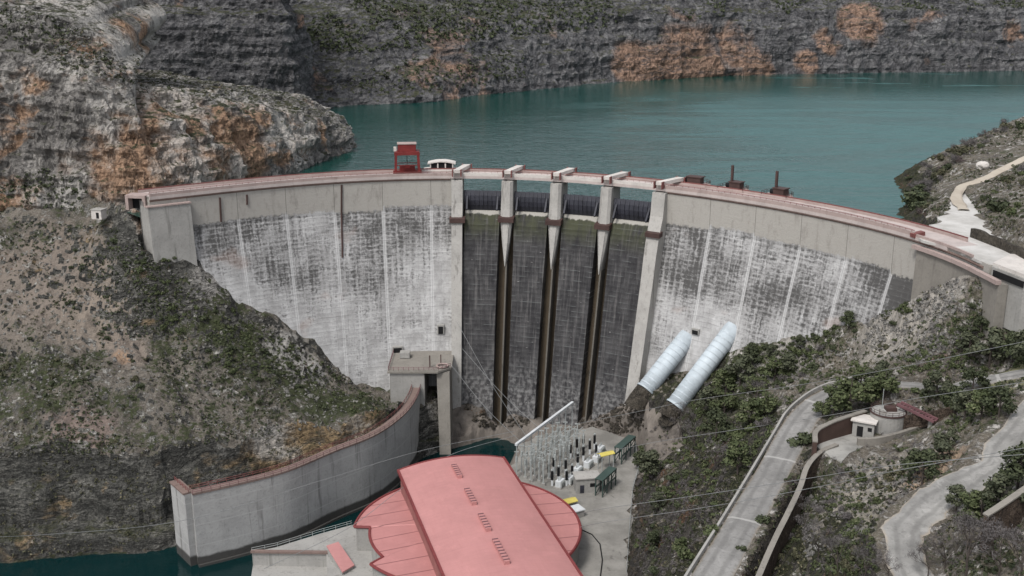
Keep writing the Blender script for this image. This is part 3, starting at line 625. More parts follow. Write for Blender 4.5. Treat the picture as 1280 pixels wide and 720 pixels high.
# ---- right hillside
def ux(l): return [onz(*p) for p in l]
ROAD1_L = ux([(770, 860, 57), (820, 785, 60), (860, 720, 62), (912, 637, 64.5), (967, 545, 67.5), (984, 517, 69), (1008, 496, 70.5), (1031, 484, 71.5), (1050, 479, 72.2), (1090, 470, 74), (1125, 470, 76)])
ROAD1_L = [tuple(p) for p in cr(ROAD1_L, 40)]
def offset(path, d):
    P = np.array(path); T = np.gradient(P[:, :2], axis=0); T /= np.linalg.norm(T, axis=1)[:, None]; Q = P.copy(); Q[:, 0] += T[:, 1]*d; Q[:, 1] -= T[:, 0]*d; return Q
def smooth_path(P, k=3):
    P = np.array(P)
    for _ in range(k): P[1:-1] = (P[:-2]+2*P[1:-1]+P[2:])/4
    return P
ROAD1_C = smooth_path(offset(ROAD1_L, 3.6)); 
ROAD2_C = cr(ux([(1400, 440, 88), (1330, 480, 86), (1285, 524, 83.5), (1243, 577, 80.5), (1205, 605, 78.5), (1160, 632, 76.5), (1133, 660, 75), (1135, 700, 74), (1150, 760, 73)]), 40)
ROAD3_C = cr(ux([(1105, 480, 75.5), (1140, 481, 76.8), (1185, 485, 78.5), (1225, 476, 80.5), (1300, 462, 84)]), 20)
TRACK_C = cr(ux([(1205, 262, 100.4), (1196, 245, 100.8), (1203, 232, 101.5), (1225, 225, 102.5), (1250, 213, 104), (1280, 198, 106), (1320, 180, 109)]), 30)
PR = ux([(700, 640, 29), (760, 700, 29), (780, 610, 29.5), (760, 560, 30), (790, 650, 29.3), (640, 600, 29), (680, 580, 29.5), (760, 780, 29), (720, 560, 29.7),
     (700, 524, 28), (740, 515, 31), (570, 508, 30.5), (600, 508, 31), (640, 510, 31), (668, 526, 25), (556, 530, 21.5), (580, 531, 21.2), (610, 530, 21.2), (640, 532, 21.2), (600, 545, 17), (570, 545, 17), (640, 556, 17.5), (625, 575, 16), (780, 520, 35.5), (820, 545, 36.5), (800, 506, 40), (804, 496, 43.6), (845, 516, 42.8), (825, 508, 42.5), (830, 530, 39), (780, 545, 31.5), (810, 570, 33),
     (805, 620, 34), (800, 680, 33), (795, 600, 31), (830, 600, 42), (840, 650, 44), (820, 720, 42), (850, 580, 45), (880, 620, 55), (850, 690, 53), (890, 560, 52),
     (930, 570, 61), (900, 500, 48.5), (930, 470, 56), (960, 500, 61), (1000, 440, 64), (1060, 440, 68.5), (1150, 400, 82), (1220, 352, 96), (1215, 400, 88), (1280, 440, 85), (1280, 398, 90), (1200, 450, 80),
     (1100, 450, 73), (1010, 470, 67.5), (1045, 470, 70.5), (960, 440, 62), (940, 540, 62),
     (1012, 628, 62.3), (992, 670, 60.8), (974, 717, 59.5), (1060, 600, 67.5), (1060, 660, 69), (1000, 705, 64), (1060, 720, 69.5), (1100, 700, 72), (1180, 560, 77), (1150, 590, 73.5), (1100, 575, 70), (1250, 500, 82), (1240, 640, 81), (1280, 600, 84), (1280, 700, 82), (1200, 700, 77.5), (1350, 560, 90), (1350, 700, 90), (1200, 520, 78), (1130, 520, 71.8), (1166, 531, 72.2), (1040, 592, 66.3), (1040, 545, 69.5), (1090, 540, 70.6), (1060, 520, 71.5), (1130, 570, 71.5), (1120, 555, 70.5), (1280, 460, 84.5), (1380, 440, 92),
     (1190, 250, 100.6), (1215, 240, 101), (1280, 200, 106), (1215, 300, 100), (1245, 310, 100), (1280, 330, 100), (1340, 340, 102), (1250, 270, 101.5), (1290, 280, 105), (1380, 270, 110), (1340, 230, 108),
     (1130, 258, 91.8), (1128, 240, 91.8), (1160, 215, 98.5), (1200, 186, 103.5), (1250, 160, 107.5), (1280, 147, 109.5), (1340, 120, 113), (1200, 210, 102.3), (1240, 190, 105), (1160, 240, 98), (1150, 265, 97), (1170, 285, 99.3), (1140, 280, 94), (1400, 190, 118)])
PR += [face_hit(*p) for p in [(795, 482), (850, 466), (885, 457), (915, 440), (935, 435), (1000, 419), (1060, 400), (1130, 372), (1170, 350)]]
PR += [(107, 300, 88), (100, 285, 84), (112, 340, 84), (124, 375, 86), (150, 410, 86), (190, 445, 86), (250, 480, 90), (95, 330, 78), (100, 262, 93), (-15, 290, 18), (-8, 300, 20), (-18, 270, 18), (-20, 240, 20), (5, 200, 28), (10, 170, 27), (20, 150, 28), (40, 130, 48), (55, 120, 66), (80, 100, 74), (140, 120, 92), (170, 170, 104), (200, 220, 112), (220, 300, 118), (-12, 304, 18), (-4, 300, 18)]
fR = tps_fit(PR, .35)
xs = np.arange(-22, 230, .8); ys = np.arange(112, 455, .8); X, Y = np.meshgrid(xs, ys); Z = fR(X, Y)
n1 = vnoise(X, Y, Z*0, lambda p: fbm(p, .06, 4, 13)); n2 = vnoise(X, Y, Z*0, lambda p: fbm(p, .25, 4, 18)); n3 = vnoise(X, Y, Z*0, lambda p: ridged(p, .13, 4, 25))
gx = np.gradient(Z, .8, axis=1); gy = np.gradient(Z, .8, axis=0); slope = np.hypot(gx, gy)
amp = np.clip(slope, .15, 1.2)
n4 = vnoise(X, Y, Z*0, lambda p: fbm(p, .55, 3, 37)); n5 = vnoise(X, Y, Z*0, lambda p: ridged(p, .3, 3, 57))
Z = Z+(n1*1.1+n2*.8+(n3-1)*1.1+n4*.5+(n5-1)*.5)*amp
def carve(path, hw, blend, drop=.12):
    global Z
    d, bz, _ = seg_dist(X, Y, path); k = np.clip((d-hw)/blend, 0, 1); k = k*k*(3-2*k); Z = Z*k+(bz-drop)*(1-k)
carve(ROAD1_C, 4.4, 2.5); carve(ROAD2_C, 4.2, 3.0); carve(ROAD3_C, 3.0, 3.0); carve(TRACK_C, 2.4, 2.5)
def rough_poly(P, amp, step_=2.0):
    out = []
    for a, b in zip(P, list(P[1:])+[P[0]]):
        a = np.array(a); b = np.array(b); L = np.linalg.norm(b-a); n = max(1, int(L/step_)); nrm = np.array([-(b-a)[1], (b-a)[0], 0])/max(L, 1e-6)
        for k in range(n):
            q = a+(b-a)*k/n; out.append(tuple(q+nrm*amp*(fbm((q[0], q[1], 0), .25, 3, 5) if k else 0)))
    return out
FORE = ux([(1018, 556, 69.8), (1050, 543, 69.8), (1078, 540, 69.8), (1082, 556, 69.8), (1062, 566, 69.8), (1052, 577, 69.8), (1040, 572, 69.8)])
APRON = ux([(1148, 297, 100), (1165, 286, 100), (1186, 262, 100.3), (1190, 250, 100.4), (1206, 240, 100.6), (1222, 262, 100.3), (1240, 290, 100), (1300, 325, 100), (1300, 345, 100), (1240, 331, 100), (1222, 325, 100), (1190, 310, 100)])
YARD = ux([(636, 600, 30), (648, 556, 30), (690, 541, 30), (740, 533, 30), (795, 552, 30), (800, 590, 30), (793, 610, 30), (789, 660, 30), (784, 720, 30), (780, 800, 30), (640, 800, 30)])
for poly, zt, dr in ((FORE, 69.8, .1), (YARD, 30, .25), (APRON, 100.1, .15)):
    ins = in_poly(X, Y, poly); dd, _, _ = seg_dist(X, Y, list(poly)+[poly[0]]); k = np.where(ins, 0, np.clip(dd/2.5, 0, 1)); Z = Z*k+(zt-dr)*(1-k)
th_ = np.degrees(np.arctan2(X-C0[0], Y-C0[1])); rr = np.hypot(X-C0[0], Y-C0[1]); rct = np.polyval(_pf, np.clip(th_, -44, 82)/50)
keepR = ~((th_ < 79) & (rr > rct-1) & (rr < rct+30) & (X < 100))
keepR &= ~((rr > rct) & (th_ < 60) & (X < 90)); keepR &= ~((th_ > 60) & (th_ < 79) & (rr > rct-1) & (rr < rct+6.5))
_ct = [20, 31.5, 38.2, 42.6, 45.9, 56.1, 62.5, 69.8, 73.8, 79, 86]; _cz = [32, 44.4, 48.9, 52.9, 58.6, 67.5, 73.6, 81.6, 88, 94.5, 98]
zc = np.interp(th_, _ct, _cz); dface = rct-np.where(zc < 89, .25*(89-zc), 0)-rr
lim = zc+.3+np.clip(dface-.5, 0, 99)*.5
mk = (th_ > 31) & (th_ < 84) & (dface < 14) & (rr < rct+1); Z = np.where(mk, np.minimum(Z, lim), Z)
steep = (slope > .78) & (X < 62) & (Y < 300) & (X > 24)
oR, VR, FR = heightfield('hillside', X, Y, Z, M['hill_right'], keepR)
oR.data.materials.append(rock('dark_gorge_rock', [(.03, .028, .026), (.075, .068, .062), (.14, .125, .11), (.26, .24, .21)], orange=.5, oseed=77, strata=.3, streak=.3, veg=.9, oscale=.07, grain=1.6, ocol=(.26, .15, .09)))
oR.data.materials.append(road_mat('toe_rubble', (.075, .066, .058), (.20, .175, .152), .8))
bvhR = BVHTree.FromPolygons([tuple(v) for v in VR], [tuple(f) for f in FR])
mid = VR[FR].mean(1); e1 = VR[FR[:, 1]]-VR[FR[:, 0]]; e2 = VR[FR[:, 3]]-VR[FR[:, 0]]; nn = np.cross(e1, e2); nzf = nn[:, 2]/np.linalg.norm(nn, axis=1)
nb = np.array([fbm((a, b, 0), .09, 3, 44) for a, b in mid[:, :2]])
gorge = (nzf+nb*.2 < .87) & (mid[:, 1] < 300) & (mid[:, 0] > 22) & (mid[:, 0] < 60)
shore = (mid[:, 2]+nb*3 < 97.5) & (mid[:, 1] > 285) & (mid[:, 0] > 90)
toe = (mid[:, 2]+nb*2 < 42) & (mid[:, 1] > 268) & (mid[:, 0] < 46)
mi = np.where(toe, 2, np.where(gorge | shore, 1, 0)).astype(np.int32); oR.data.polygons.foreach_set('material_index', mi)
def drop(x, y, bvh=None):
    for b in ((bvh,) if bvh else (bvhR, bvhL)):
        h = b.ray_cast(Vector((x, y, 400)), Vector((0, 0, -1)))
        if h[0] is not None: return h[0]
    return None
def hit(px, py, which=None):
    best = None
    for b in ((which,) if which else (bvhR, bvhL)):
        h = b.ray_cast(Vector((0, 0, HC)), Vector(ray(px, py)).normalized())
        if h[0] is not None and (best is None or h[3] < best[3]): best = h
    return None if best is None else best[0]
def ribbon(name, C, hw, m, lift=.06, n=7, rough=.0, crown=.05):
    C = np.array(C); T = np.gradient(C[:, :2], axis=0); T /= np.linalg.norm(T, axis=1)[:, None]; rows = []
    for i, (c, t) in enumerate(zip(C, T)):
        h0 = hw+rough*fbm((c[0], c[1], 1), .2, 3, 2); h1 = hw+rough*fbm((c[0], c[1], 9), .2, 3, 5)
        rows.append([(c[0]+t[1]*s*(h1 if s > 0 else h0), c[1]-t[0]*s*(h1 if s > 0 else h0), c[2]+lift+crown*(1-s*s)-(.25 if abs(s) > .99 else 0)) for s in np.linspace(-1, 1, n)])
    o = MB().grid(rows).build(name, m, fix=False); tag(o, kind='structure')
    ds = np.r_[0, np.cumsum(np.linalg.norm(np.diff(C[:, :2], axis=0), axis=1))]; uvl = o.data.uv_layers.new(name='UVMap')
    for l in o.data.loops: i_, k_ = divmod(l.vertex_index, n); uvl.data[l.index].uv = (-1+2*k_/(n-1), ds[i_])
    if o.data.polygons[0].normal.z < 0: o.data.flip_normals()
    return o
ribbon('road', ROAD1_C, 3.5, M['road'], rough=.3); ribbon('road', ROAD2_C, 3.5, M['gravel_road'], rough=1.6); ribbon('road', ROAD3_C, 2.6, M['road'], rough=.5); ribbon('track', TRACK_C, 1.5, M['dirt'], rough=.7)
def flat(name, poly, m, t=.3, lift=0.0):
    z = max(p[2] for p in poly); o = MB().prism([p[:2] for p in poly], z-t, z+lift).build(name, m); return tag(o, kind='structure')
flat('forecourt', rough_poly(FORE, .6), M['gravel']); flat('apron', [(x, y, 100.03) for x, y, z in rough_poly(APRON, 2.2)], M['apron'], .6); flat('yard', rough_poly(YARD, 2.2), M['yard'], 9)
# ---- cliffs as thick sheets
def cliff(name, cols, rows_n, nu, nv, m, amp=3.0, sc_=.045, seed=0, fissure=1.0, close=0, cave=None):
    """cols: list of (x, y, [(inward, z), ...]) with equally many profile rows"""
    P = np.array([[c[0], c[1]] for c in cols], float); R = np.array([[v for iz in c[2] for v in iz] for c in cols], float)
    A = cr(np.c_[P, R], nu); T = np.gradient(A[:, :2], axis=0); T /= np.linalg.norm(T, axis=1)[:, None]
    for _ in range(12): T[1:-1] = (T[:-2]+T[1:-1]*2+T[2:])/4
    T /= np.linalg.norm(T, axis=1)[:, None]; N = np.c_[-T[:, 1], T[:, 0]]
    k = R.shape[1]//2; V = np.zeros((nu, nv, 3)); O = np.zeros((nu, nv))
    for i in range(nu):
        pr = A[i, 2:].reshape(k, 2); s = np.r_[0, np.cumsum(np.hypot(*np.diff(pr, axis=0).T))]; q = np.linspace(0, s[-1], nv)
        off = np.interp(q, s, pr[:, 0]); z = np.interp(q, s, pr[:, 1])
        V[i, :, 0] = A[i, 0]+N[i, 0]*off; V[i, :, 1] = A[i, 1]+N[i, 1]*off; V[i, :, 2] = z
    out = V.copy()
    for i in range(nu):
        for j in range(nv):
            p = V[i, j]; ph = (p[0], p[1], p[2]*.35)
            a = fbm(p, sc_, 5, seed)*amp+(ridged(ph, sc_*2.2, 4, seed+3)-1)*amp*.55*fissure+fbm((p[0]*.3, p[1]*.3, p[2]*2.6), sc_*3, 3, seed+7)*amp*.5+(ridged(p, sc_*6, 3, seed+11)-1)*amp*.28+fbm(p, sc_*9, 3, seed+13)*amp*.22
            if cave:
                for c in cave:
                    dd = (Vector(p)-Vector(c[0])).length/c[1]
                    if dd < 1: a -= c[2]*(1-dd*dd)
            out[i, j, 0] -= N[i, 0]*a; out[i, j, 1] -= N[i, 1]*a; out[i, j, 2] += a*.25*(j > 0)
    i = np.arange(nu*nv).reshape(nu, nv); Fq = np.c_[i[:-1, :-1].ravel(), i[1:, :-1].ravel(), i[1:, 1:].ravel(), i[:-1, 1:].ravel()]
    o = np_mesh(name, out.reshape(-1, 3), Fq, m); tag(o, kind='structure')
    return o, out.reshape(-1, 3), Fq
def T4(px, py, Y):  return ony(px, py, Y)
pc = [(-330, 290, [(0, 82), (6, 120), (14, 158), (30, 172), (90, 190)]),
      (-240, 305, [(0, 84), (5, 115), (10, 150), (24, 165), (90, 180)]),
      (-185, 314, [(0, 86), (5, 115), (9, 146), (24, 160), (90, 172)]),
      (-150, 319, [(0, 86), (4, 112), (8, 138), (20, 150), (80, 162)]),
      (-131, 318, [(0, 86), (4, 110), (8, 132), (22, 144), (80, 152)]),
      (-116, 318, [(0, 86), (4, 108), (9, 124), (24, 134), (80, 140)]),
      (-104, 322, [(0, 84), (4, 106), (10, 118), (26, 128.5), (90, 133)]),
      (-94, 338, [(0, 82), (4, 104), (9, 116), (24, 126), (90, 130)]),
      (-84, 360, [(0, 82), (4, 103), (9, 114), (24, 123), (90, 127)]),
      (-74, 388, [(0, 82), (4, 102), (9, 112), (24, 119), (90, 126)]),
      (-67, 415, [(0, 82), (3, 100), (8, 108), (22, 115), (80, 124)]),
      (-63, 445, [(0, 82), (3, 97), (8, 104), (22, 112), (70, 120)]),
      (-70, 478, [(0, 82), (4, 96), (10, 103), (24, 110), (60, 116)]),
      (-98, 505, [(0, 82), (5, 96), (12, 103), (24, 108), (50, 112)]),
      (-150, 520, [(0, 82), (5, 96), (12, 103), (24, 108), (50, 112)])]
oC, VC, FC = cliff('cliff', pc, 5, 520, 150, M['cliff'], amp=2.6, sc_=.05, seed=2, fissure=1.2, cave=[(ony(207, 165, 352), 13, 7), (ony(290, 175, 366), 9, 4), (ony(225, 215, 350), 8, 5)])
bvhC = BVHTree.FromPolygons([tuple(v) for v in VC], [tuple(f) for f in FC])
mc = [(-330, 500, [(0, 92), (6, 132), (8, 143), (24, 146), (30, 190), (60, 210)]), (-250, 520, [(0, 92), (6, 132), (8, 143), (24, 146), (30, 190), (60, 210)]), (-190, 530, [(0, 92), (5, 130), (8, 142), (22, 145), (28, 185), (60, 205)]),
      (-140, 536, [(0, 92), (5, 130), (8, 141), (18, 144), (24, 180), (60, 200)]), (-112, 541, [(0, 92), (4, 128), (6, 140), (12, 143), (16, 175), (50, 196)]), (-102, 552, [(0, 92), (4, 128), (6, 140), (12, 143), (16, 172), (50, 190)]), (-104, 590, [(0, 92), (4, 126), (6, 138), (12, 142), (16, 170), (50, 185)]), (-120, 640, [(0, 92), (4, 126), (6, 138), (12, 142), (16, 170), (50, 185)])]
cliff('cliff', mc, 6, 260, 110, M['far'], amp=3.2, sc_=.035, seed=21, fissure=1.0)
fpx = [(250, 150), (330, 142), (380, 137), (430, 133), (540, 127), (620, 118), (700, 110), (760, 104), (830, 100), (900, 96), (1000, 93), (1100, 91), (1200, 90), (1290, 88), (1450, 84)]
fc = []
for px, py in fpx:
    x, y, _ = onz(px, py, 92); k = np.clip((px-430)/400, 0, 1)
    fc.append((x, y, [(0, 86), (2.5, 93.5), (6+10*(1-k), 104+4*k), (12+26*(1-k), 122), (18+34*(1-k), 130+4*k), (34+50*(1-k), 142+2*k), (44+60*(1-k), 152), (150, 162)]))
oF, VF, FF = cliff('cliff', fc, 8, 620, 120, M['far'], amp=3.6, sc_=.028, seed=41, fissure=1.2)
bvhF = BVHTree.FromPolygons([tuple(v) for v in VF], [tuple(f) for f in FF])
# ground sheet out to the horizon, behind everything
gm = MB().grid([[(-6000, -200, 17), (6000, -200, 17)], [(-6000, 8000, 17), (6000, 8000, 17)]]).build('ground', M['hill_left']); tag(gm, kind='structure')

# ================================================================== things
def root_at(name, label, cat, loc, rz=0.0, group=None):
    o = thing(name, label, cat, loc, rz, group)
    o['_'] = 0; del o['_']
    return o
def adopt(o, root):                                          # child built in world coordinates
    o.parent = root; o.matrix_parent_inverse = (Matrix.Translation(root.location) @ Matrix.Rotation(root.rotation_euler.z, 4, 'Z')).inverted(); return o
def plan_offset(P, d):
    P = np.array(P, float)[:, :2]; T = np.gradient(P, axis=0); T /= np.linalg.norm(T, axis=1)[:, None]; return P+np.c_[T[:, 1], -T[:, 0]]*d
def wall_along(path, half, z0, ztop):
    L, Rr = plan_offset(path, half), plan_offset(path, -half); zt = ztop if hasattr(ztop, '__len__') else [ztop]*len(L); zb = z0 if hasattr(z0, '__len__') else [z0]*len(L)
    return MB().loft([[(a[0], a[1], b0), (a[0], a[1], t), (b[0], b[1], t), (b[0], b[1], b0)] for a, b, t, b0 in zip(L, Rr, zt, zb)])
def rail_line(pts, h=1.0, every=2.0, r=.05, post=.08, mids=(.5, 1.0)):
    mb = MB(); pts = [Vector(p) for p in pts]
    for m_ in mids: mb.tube([p+Vector((0, 0, h*m_)) for p in pts], r, 4)
    acc = 0
    for a, b in zip(pts[:-1], pts[1:]):
        L = (b-a).length; 
        while acc < L: q = a.lerp(b, acc/L); mb.bar(q, q+Vector((0, 0, h)), post); acc += every
        acc -= L
    return mb
# ---- training wall beside the tailwater
wp = [onz(*p, 41) for p in [(242, 619), (300, 606), (360, 590), (420, 565), (470, 545), (505, 520), (522, 497), (528, 475), (529, 464)]]
wc = cr([p[:2] for p in wp], 60); wc[:, 0] -= .3; wc = plan_offset(wc, -1.0)
tw = root_at('training_wall', 'long curved grey concrete wall with brown coping between the rock bluff and the tailwater', 'wall', (wc[25][0], wc[25][1], 20))
adopt(wall_along(wc, 1.1, 18.5, 41).build('wall', M['wallc']), tw)
foot = plan_offset(wc, .55); adopt(wall_along(foot, 1.1, 18, 22.6).build('footing', M['wallc']), tw)
cornr = onz(218, 602, 41); ret = [wc[0]-np.array([.6, .2]), np.array([cornr[0], cornr[1]])]
rt = np.array([ret[0]*(1-k)+ret[1]*k for k in np.linspace(0, 1, 6)])
adopt(wall_along(rt, 1.0, 18.4, 40.99).build('return_wall', M['wallc']), tw)
adopt(wall_along(wc, 1.25, 41.003, 41.4).build('coping', M['brownc']), tw); adopt(wall_along(rt, 1.3, 41.0, 41.44).build('coping', M['brownc']), tw)
for d_ in (1.3, -1.3):
    q = plan_offset(wc, d_); adopt(rail_line([(a, b, 41.45) for a, b in q[::2]], 1.0, 2.2, .07, .1).build('handrail', M['maroon'] if d_ > 0 else M['redrail']), tw)
adopt(rail_line([(a, b, 41.45) for a, b in rt], 1.0, 1.6, .07, .1).build('handrail', M['redrail']), tw)
# ---- outlet tower at the foot of the dam, left of the chutes
ot = root_at('outlet_tower', 'concrete outlet tower with pinkish deck at the dam foot left of the chutes', 'tower', (-30, 312, 28))
x0, y0, z0 = ony(487, 466, 306); x1, _, _ = ony(530, 456, 306)
adopt(MB().box(((x0+x1)/2, 314, 39), (x1-x0, 16, 2*(z0-39))).build('tower_block', M['conc']), ot)
adopt(MB().prism([(x0-.6, 305.4), (x1+4, 305.4), (x1+8, 309), (x1+8, 324), (x0-.6, 324)], z0+.003, z0+.6).build('deck', M['dullc']), ot)
adopt(rail_line([(x0-.4, 322, z0+.8), (x0-.4, 305.6, z0+.8), (x1+3.8, 305.6, z0+.8), (x1+7.8, 309.1, z0+.8)], 1.1, 1.5, .07, .1).build('handrail', M['maroon']), ot)
adopt(MB().box((x0+3.5, 318, z0+1.6), (3.0, 3, 1.6)).build('gate_housing', M['conc']), ot)
px0, _, _ = ony(546, 460, 308); px1, _, _ = ony(562, 460, 308)
adopt(MB().loft([[(px0+1, 300, 18), (px1+.4, 300, 18), (px1+.6, 326, 18), (px0+1, 326, 18)], [(px0, 307, z0-.3), (px1, 307, z0-.3), (px1, 326, z0-.3), (px0, 326, z0-.3)]]).build('outlet_pier', M['dullc']), ot)
adopt(MB().tube([(px0+1.6+1.7*math.cos(t), 309.5+1.7*math.sin(t), z0+1.0) for t in np.linspace(0, 2*math.pi, 15)], .28, 6).build('valve_ring', M['pinkc']), ot)
adopt(MB().bar((x1+1.5, 309, z0+.8), (x1+1.5, 309, z0+4.4), .35).build('hoist_post', M['brownsteel']), ot)
adopt(MB().bar((x1+4.6, 312, z0+.8), (x1+4.6, 312, z0+3.6), .3).build('hoist_post', M['brownsteel']), ot)
# ---- powerhouse
ph = root_at('powerhouse', 'powerhouse with pink red barrel roofed hall over a round drum beside the river', 'building', (-10.4, 229.9, 24), math.radians(16))
ZB = 24.0
xl, xr, yf, yn = -11.9, 14.9, 22.3, -44.0
def arch(x, k=0.0): c_ = (xl+xr)/2; h = (xr-xl)/2; return 42-ZB+1.9*(1-((x-c_)/h)**2)+k
nx_ = 17; xsv = np.linspace(xl+.35, xr-.35, nx_)
MB().loft([[(xl+.35, y, -4), *[(x, y, arch(x, -.35)) for x in xsv], (xr-.35, y, -4)] for y in (yn, yf-.35)]).build('hall_wall', paint('dull_red_wall', (.30, .13, .12), .7, .3), ph)
xsv = np.linspace(xl, xr, nx_)
hr = MB().loft([[*[(x, y, arch(x)) for x in xsv], *[(x, y, arch(x, -.32)) for x in xsv[::-1]]] for y in np.linspace(yn-.4, yf, 12)]).build('hall_roof', M['roof'], ph)
tr = MB()
for x in (xl-.12, xr+.12): tr.bar((x, yn, 42-ZB-.1), (x, yf+.2, 42-ZB-.1), .5, .75)
tr.build('eaves_trim', M['roofedge'], ph)
MB().loft([[(x, yf+.003, arch(x, -.55)), (x, yf+.45, arch(x, -.55)), (x, yf+.45, arch(x, .14)), (x, yf+.003, arch(x, .14))] for x in xsv]).build('gable_trim', M['roofedge'], ph)
rinv = (Matrix.Translation(ph.location) @ Matrix.Rotation(math.radians(16), 4, 'Z')).inverted()
for k, (a, b) in enumerate([((566.5, 583), (575.5, 597.5)), ((582, 613), (594, 631)), ((599.5, 644.5), (611.5, 664)), ((617, 676), (635, 705))]):
    A = rinv @ Vector(onz(*a, 44)); B = rinv @ Vector(onz(*b, 44)); xm = (A.x+B.x)/2; L = abs(B.y-A.y); zt = arch(xm)
    v = MB(); v.box((xm, (A.y+B.y)/2, zt+.35), (1.15, L, .95)).build('roof_vent', M['roof'], ph)
    vo = children(ph)[-1]
    vo = [o_ for o_ in children(ph) if o_.name.startswith('roof_vent')][-1]
    lv = MB(); n_ = 6 + 2*(k == 3)
    for q in range(n_): lv.box((xm, min(A.y, B.y)+L*(q+.5)/n_, zt+.86), (1.3, L/n_*.26, .12))
    lv.build('vent_slats', M['maroon'], vo)
ROUT, RIN = 26.3, 22.5
ang = list(np.arange(-141, 179.1, 2.5)); outer = [(ROUT, a) for a in ang]+[(ROUT, 179.5), (RIN, 180)]+[(RIN, a) for a in np.arange(182, 219, 2.5)]
loop = [(r*math.cos(math.radians(a-16)), r*math.sin(math.radians(a-16)), r) for r, a in outer]
MB().prism([(x*.985, y*.985) for x, y, r in loop], -4, 11.9).build('drum_wall', M['conc'], ph)
mb = MB(); n_ = len(loop)
vs = [(x, y, 11.9) for x, y, r in loop]+[(x, y, 12.25) for x, y, r in loop]+[(x*.4, y*.4, 13.1) for x, y, r in loop]+[(0, 0, 13.1), (0, 0, 11.9)]
fs = []
for i in range(n_):
    j = (i+1) % n_; fs += [(i, j, n_+j, n_+i), (n_+i, n_+j, 2*n_+j, 2*n_+i), (2*n_+i, 2*n_+j, 3*n_), (j, i, 3*n_+1)]
mb.add(vs, fs).build('drum_roof', M['roof2'], ph)
mb = MB(); lp = [Vector((x, y, 12.2)) for x, y, r in loop]; lp.append(lp[0]); mb.tube(lp, .36, 6); mb.build('drum_roof_trim', M['roofedge'], ph)
# ---- river terrace left of the drum
q1 = [onz(*p, 30) for p in [(315, 690), (345, 684), (400, 667), (440, 656)]]+[(-20, 240, 30), (-20, 200, 30), onz(420, 740, 30), onz(409, 718, 30), onz(408, 692, 30)]
te = root_at('river_terrace', 'grey concrete terrace with brown edge between curved wall and powerhouse', 'terrace', (-48, 225, 22))
adopt(MB().prism([p[:2] for p in q1], 18, 30).build('slab', M['conc']), te)
a, b = onz(315, 690, 30), onz(410, 691.5, 30)
fw = [onz(315, 690, 30), onz(409, 691.5, 30)]
lowb = MB(); adopt(lowb.prism([(a[0], a[1]), (b[0], b[1]), (b[0]+2, b[1]-14), (a[0]+2, a[1]-14)], 18, 26.5).build('lower_slab', M['conc']), te)
adopt(MB().bar((a[0]-.2, a[1]-.1, 30.25), (b[0], b[1]-.1, 30.25), .9, .5).build('coping', M['brownc']), te)
adopt(rail_line([q1[0], q1[1], q1[2], q1[3]], 1.1, 3.0, .05, .08).build('handrail', M['steel']), te)
pts = [onz(408, 682, 32.5), onz(423, 677, 32.5), onz(443, 706, 31), onz(428, 715, 31)]
sr = root_at('stair_roof', 'narrow sloping pink red roof over steps on the concrete river terrace', 'roof', (pts[0][0], pts[0][1], 30))
c_ = np.mean(pts, 0)
adopt(MB().loft([[tuple(p) for p in pts], [(p[0], p[1], p[2]-.3) for p in pts]]).build('roof_sheet', M['roof']), sr)
adopt(MB().loft([[(p[0]*.93+c_[0]*.07, p[1]*.93+c_[1]*.07, p[2]-.3) for p in pts], [(p[0]*.93+c_[0]*.07, p[1]*.93+c_[1]*.07, 29.8) for p in pts]]).build('wall', M['conc']), sr)
# ---- penstocks
def penstock(A, B, r, label, sleeve):
    A, B = Vector(A), Vector(B); t = root_at('penstock', label, 'pipe', B); d = (B-A).normalized(); A2 = A-d*4
    adopt(MB().tube([A2, B], r, 28).build('barrel', M['pipe'], smooth=True), t)
    L = (B-A2).length; k = 3.2
    while k < L-.3:
        p = A2+d*k; adopt(MB().tube([p-d*.16, p+d*.16], r+.07, 28).build('band', M['pipeband']), t); k += 1.75
    adopt(MB().tube([B-d*.5, B+d*.003], r+.25, 28).build('end_flange', M['pipeband']), t)
    if sleeve:
        adopt(MB().tube([B, B+d*3+Vector((0, 0, -.4)), B+d*sleeve+Vector((0, 0, -1.5))], [r+.05, r+.25, r+.6], 16).build('concrete_sleeve', M['brownrock']), t)
    return t
penstock((48.6, 300.4, 56.3), onz(806.5, 488, 45.2), 2.7, 'shorter white ribbed penstock pipe leaving the dam, nearer the chutes', 5)
penstock((60.2, 292.4, 61.5), onz(843.5, 508, 44.2), 2.65, 'longer white ribbed penstock pipe leaving the dam, nearer the wooded slope', 2.5)
# ---- crest furniture
def on_crest(px, py, off): t = th_of_px(px, py); return D(t, off, 100.055), -math.radians(t)
p, rz = on_crest(509.5, 220, -2.4)
g = root_at('gantry_crane', 'dark red steel gantry crane standing on the dam crest', 'crane', p, rz)
for sx in (-3.6, 3.6):
    for sy in (-2.2, 2.2): MB().bar((sx, sy, .9), (sx*.94, sy, 6.6), .75).build('leg', M['red'], g)
for sy in (-2.2, 2.2):
    MB().bar((-4.4, sy, .5), (4.4, sy, .5), .8, .95).build('base_beam', M['red'], g); MB().bar((-3.9, sy, 6.8), (3.9, sy, 6.8), .7, .8).build('top_beam', M['red'], g)
    MB().bar((-3.4, sy, 3.3), (3.4, sy, 3.3), .22).build('cross_brace', M['red'], g)
for sx in (-3.6, 3.6): MB().bar((sx, -2.2, 6.8), (sx, 2.2, 6.8), .6).build('end_beam', M['red'], g)
hsd = MB(); hsd.box((0, 0, 7.3), (7.4, 5.0, .25)); hsd.box((0, 0, 8.5), (5.6, 3.6, 2.2)); hsd.build('machine_house', M['red'], g, bevel=.12)
MB().box((0, 0, 9.75), (5.9, 3.9, .25)).build('house_roof', M['pinkc'], g); MB().box((-3.6, 0, 8.0), (.9, 1.2, 1.3)).build('cabin', M['whitec'], g)
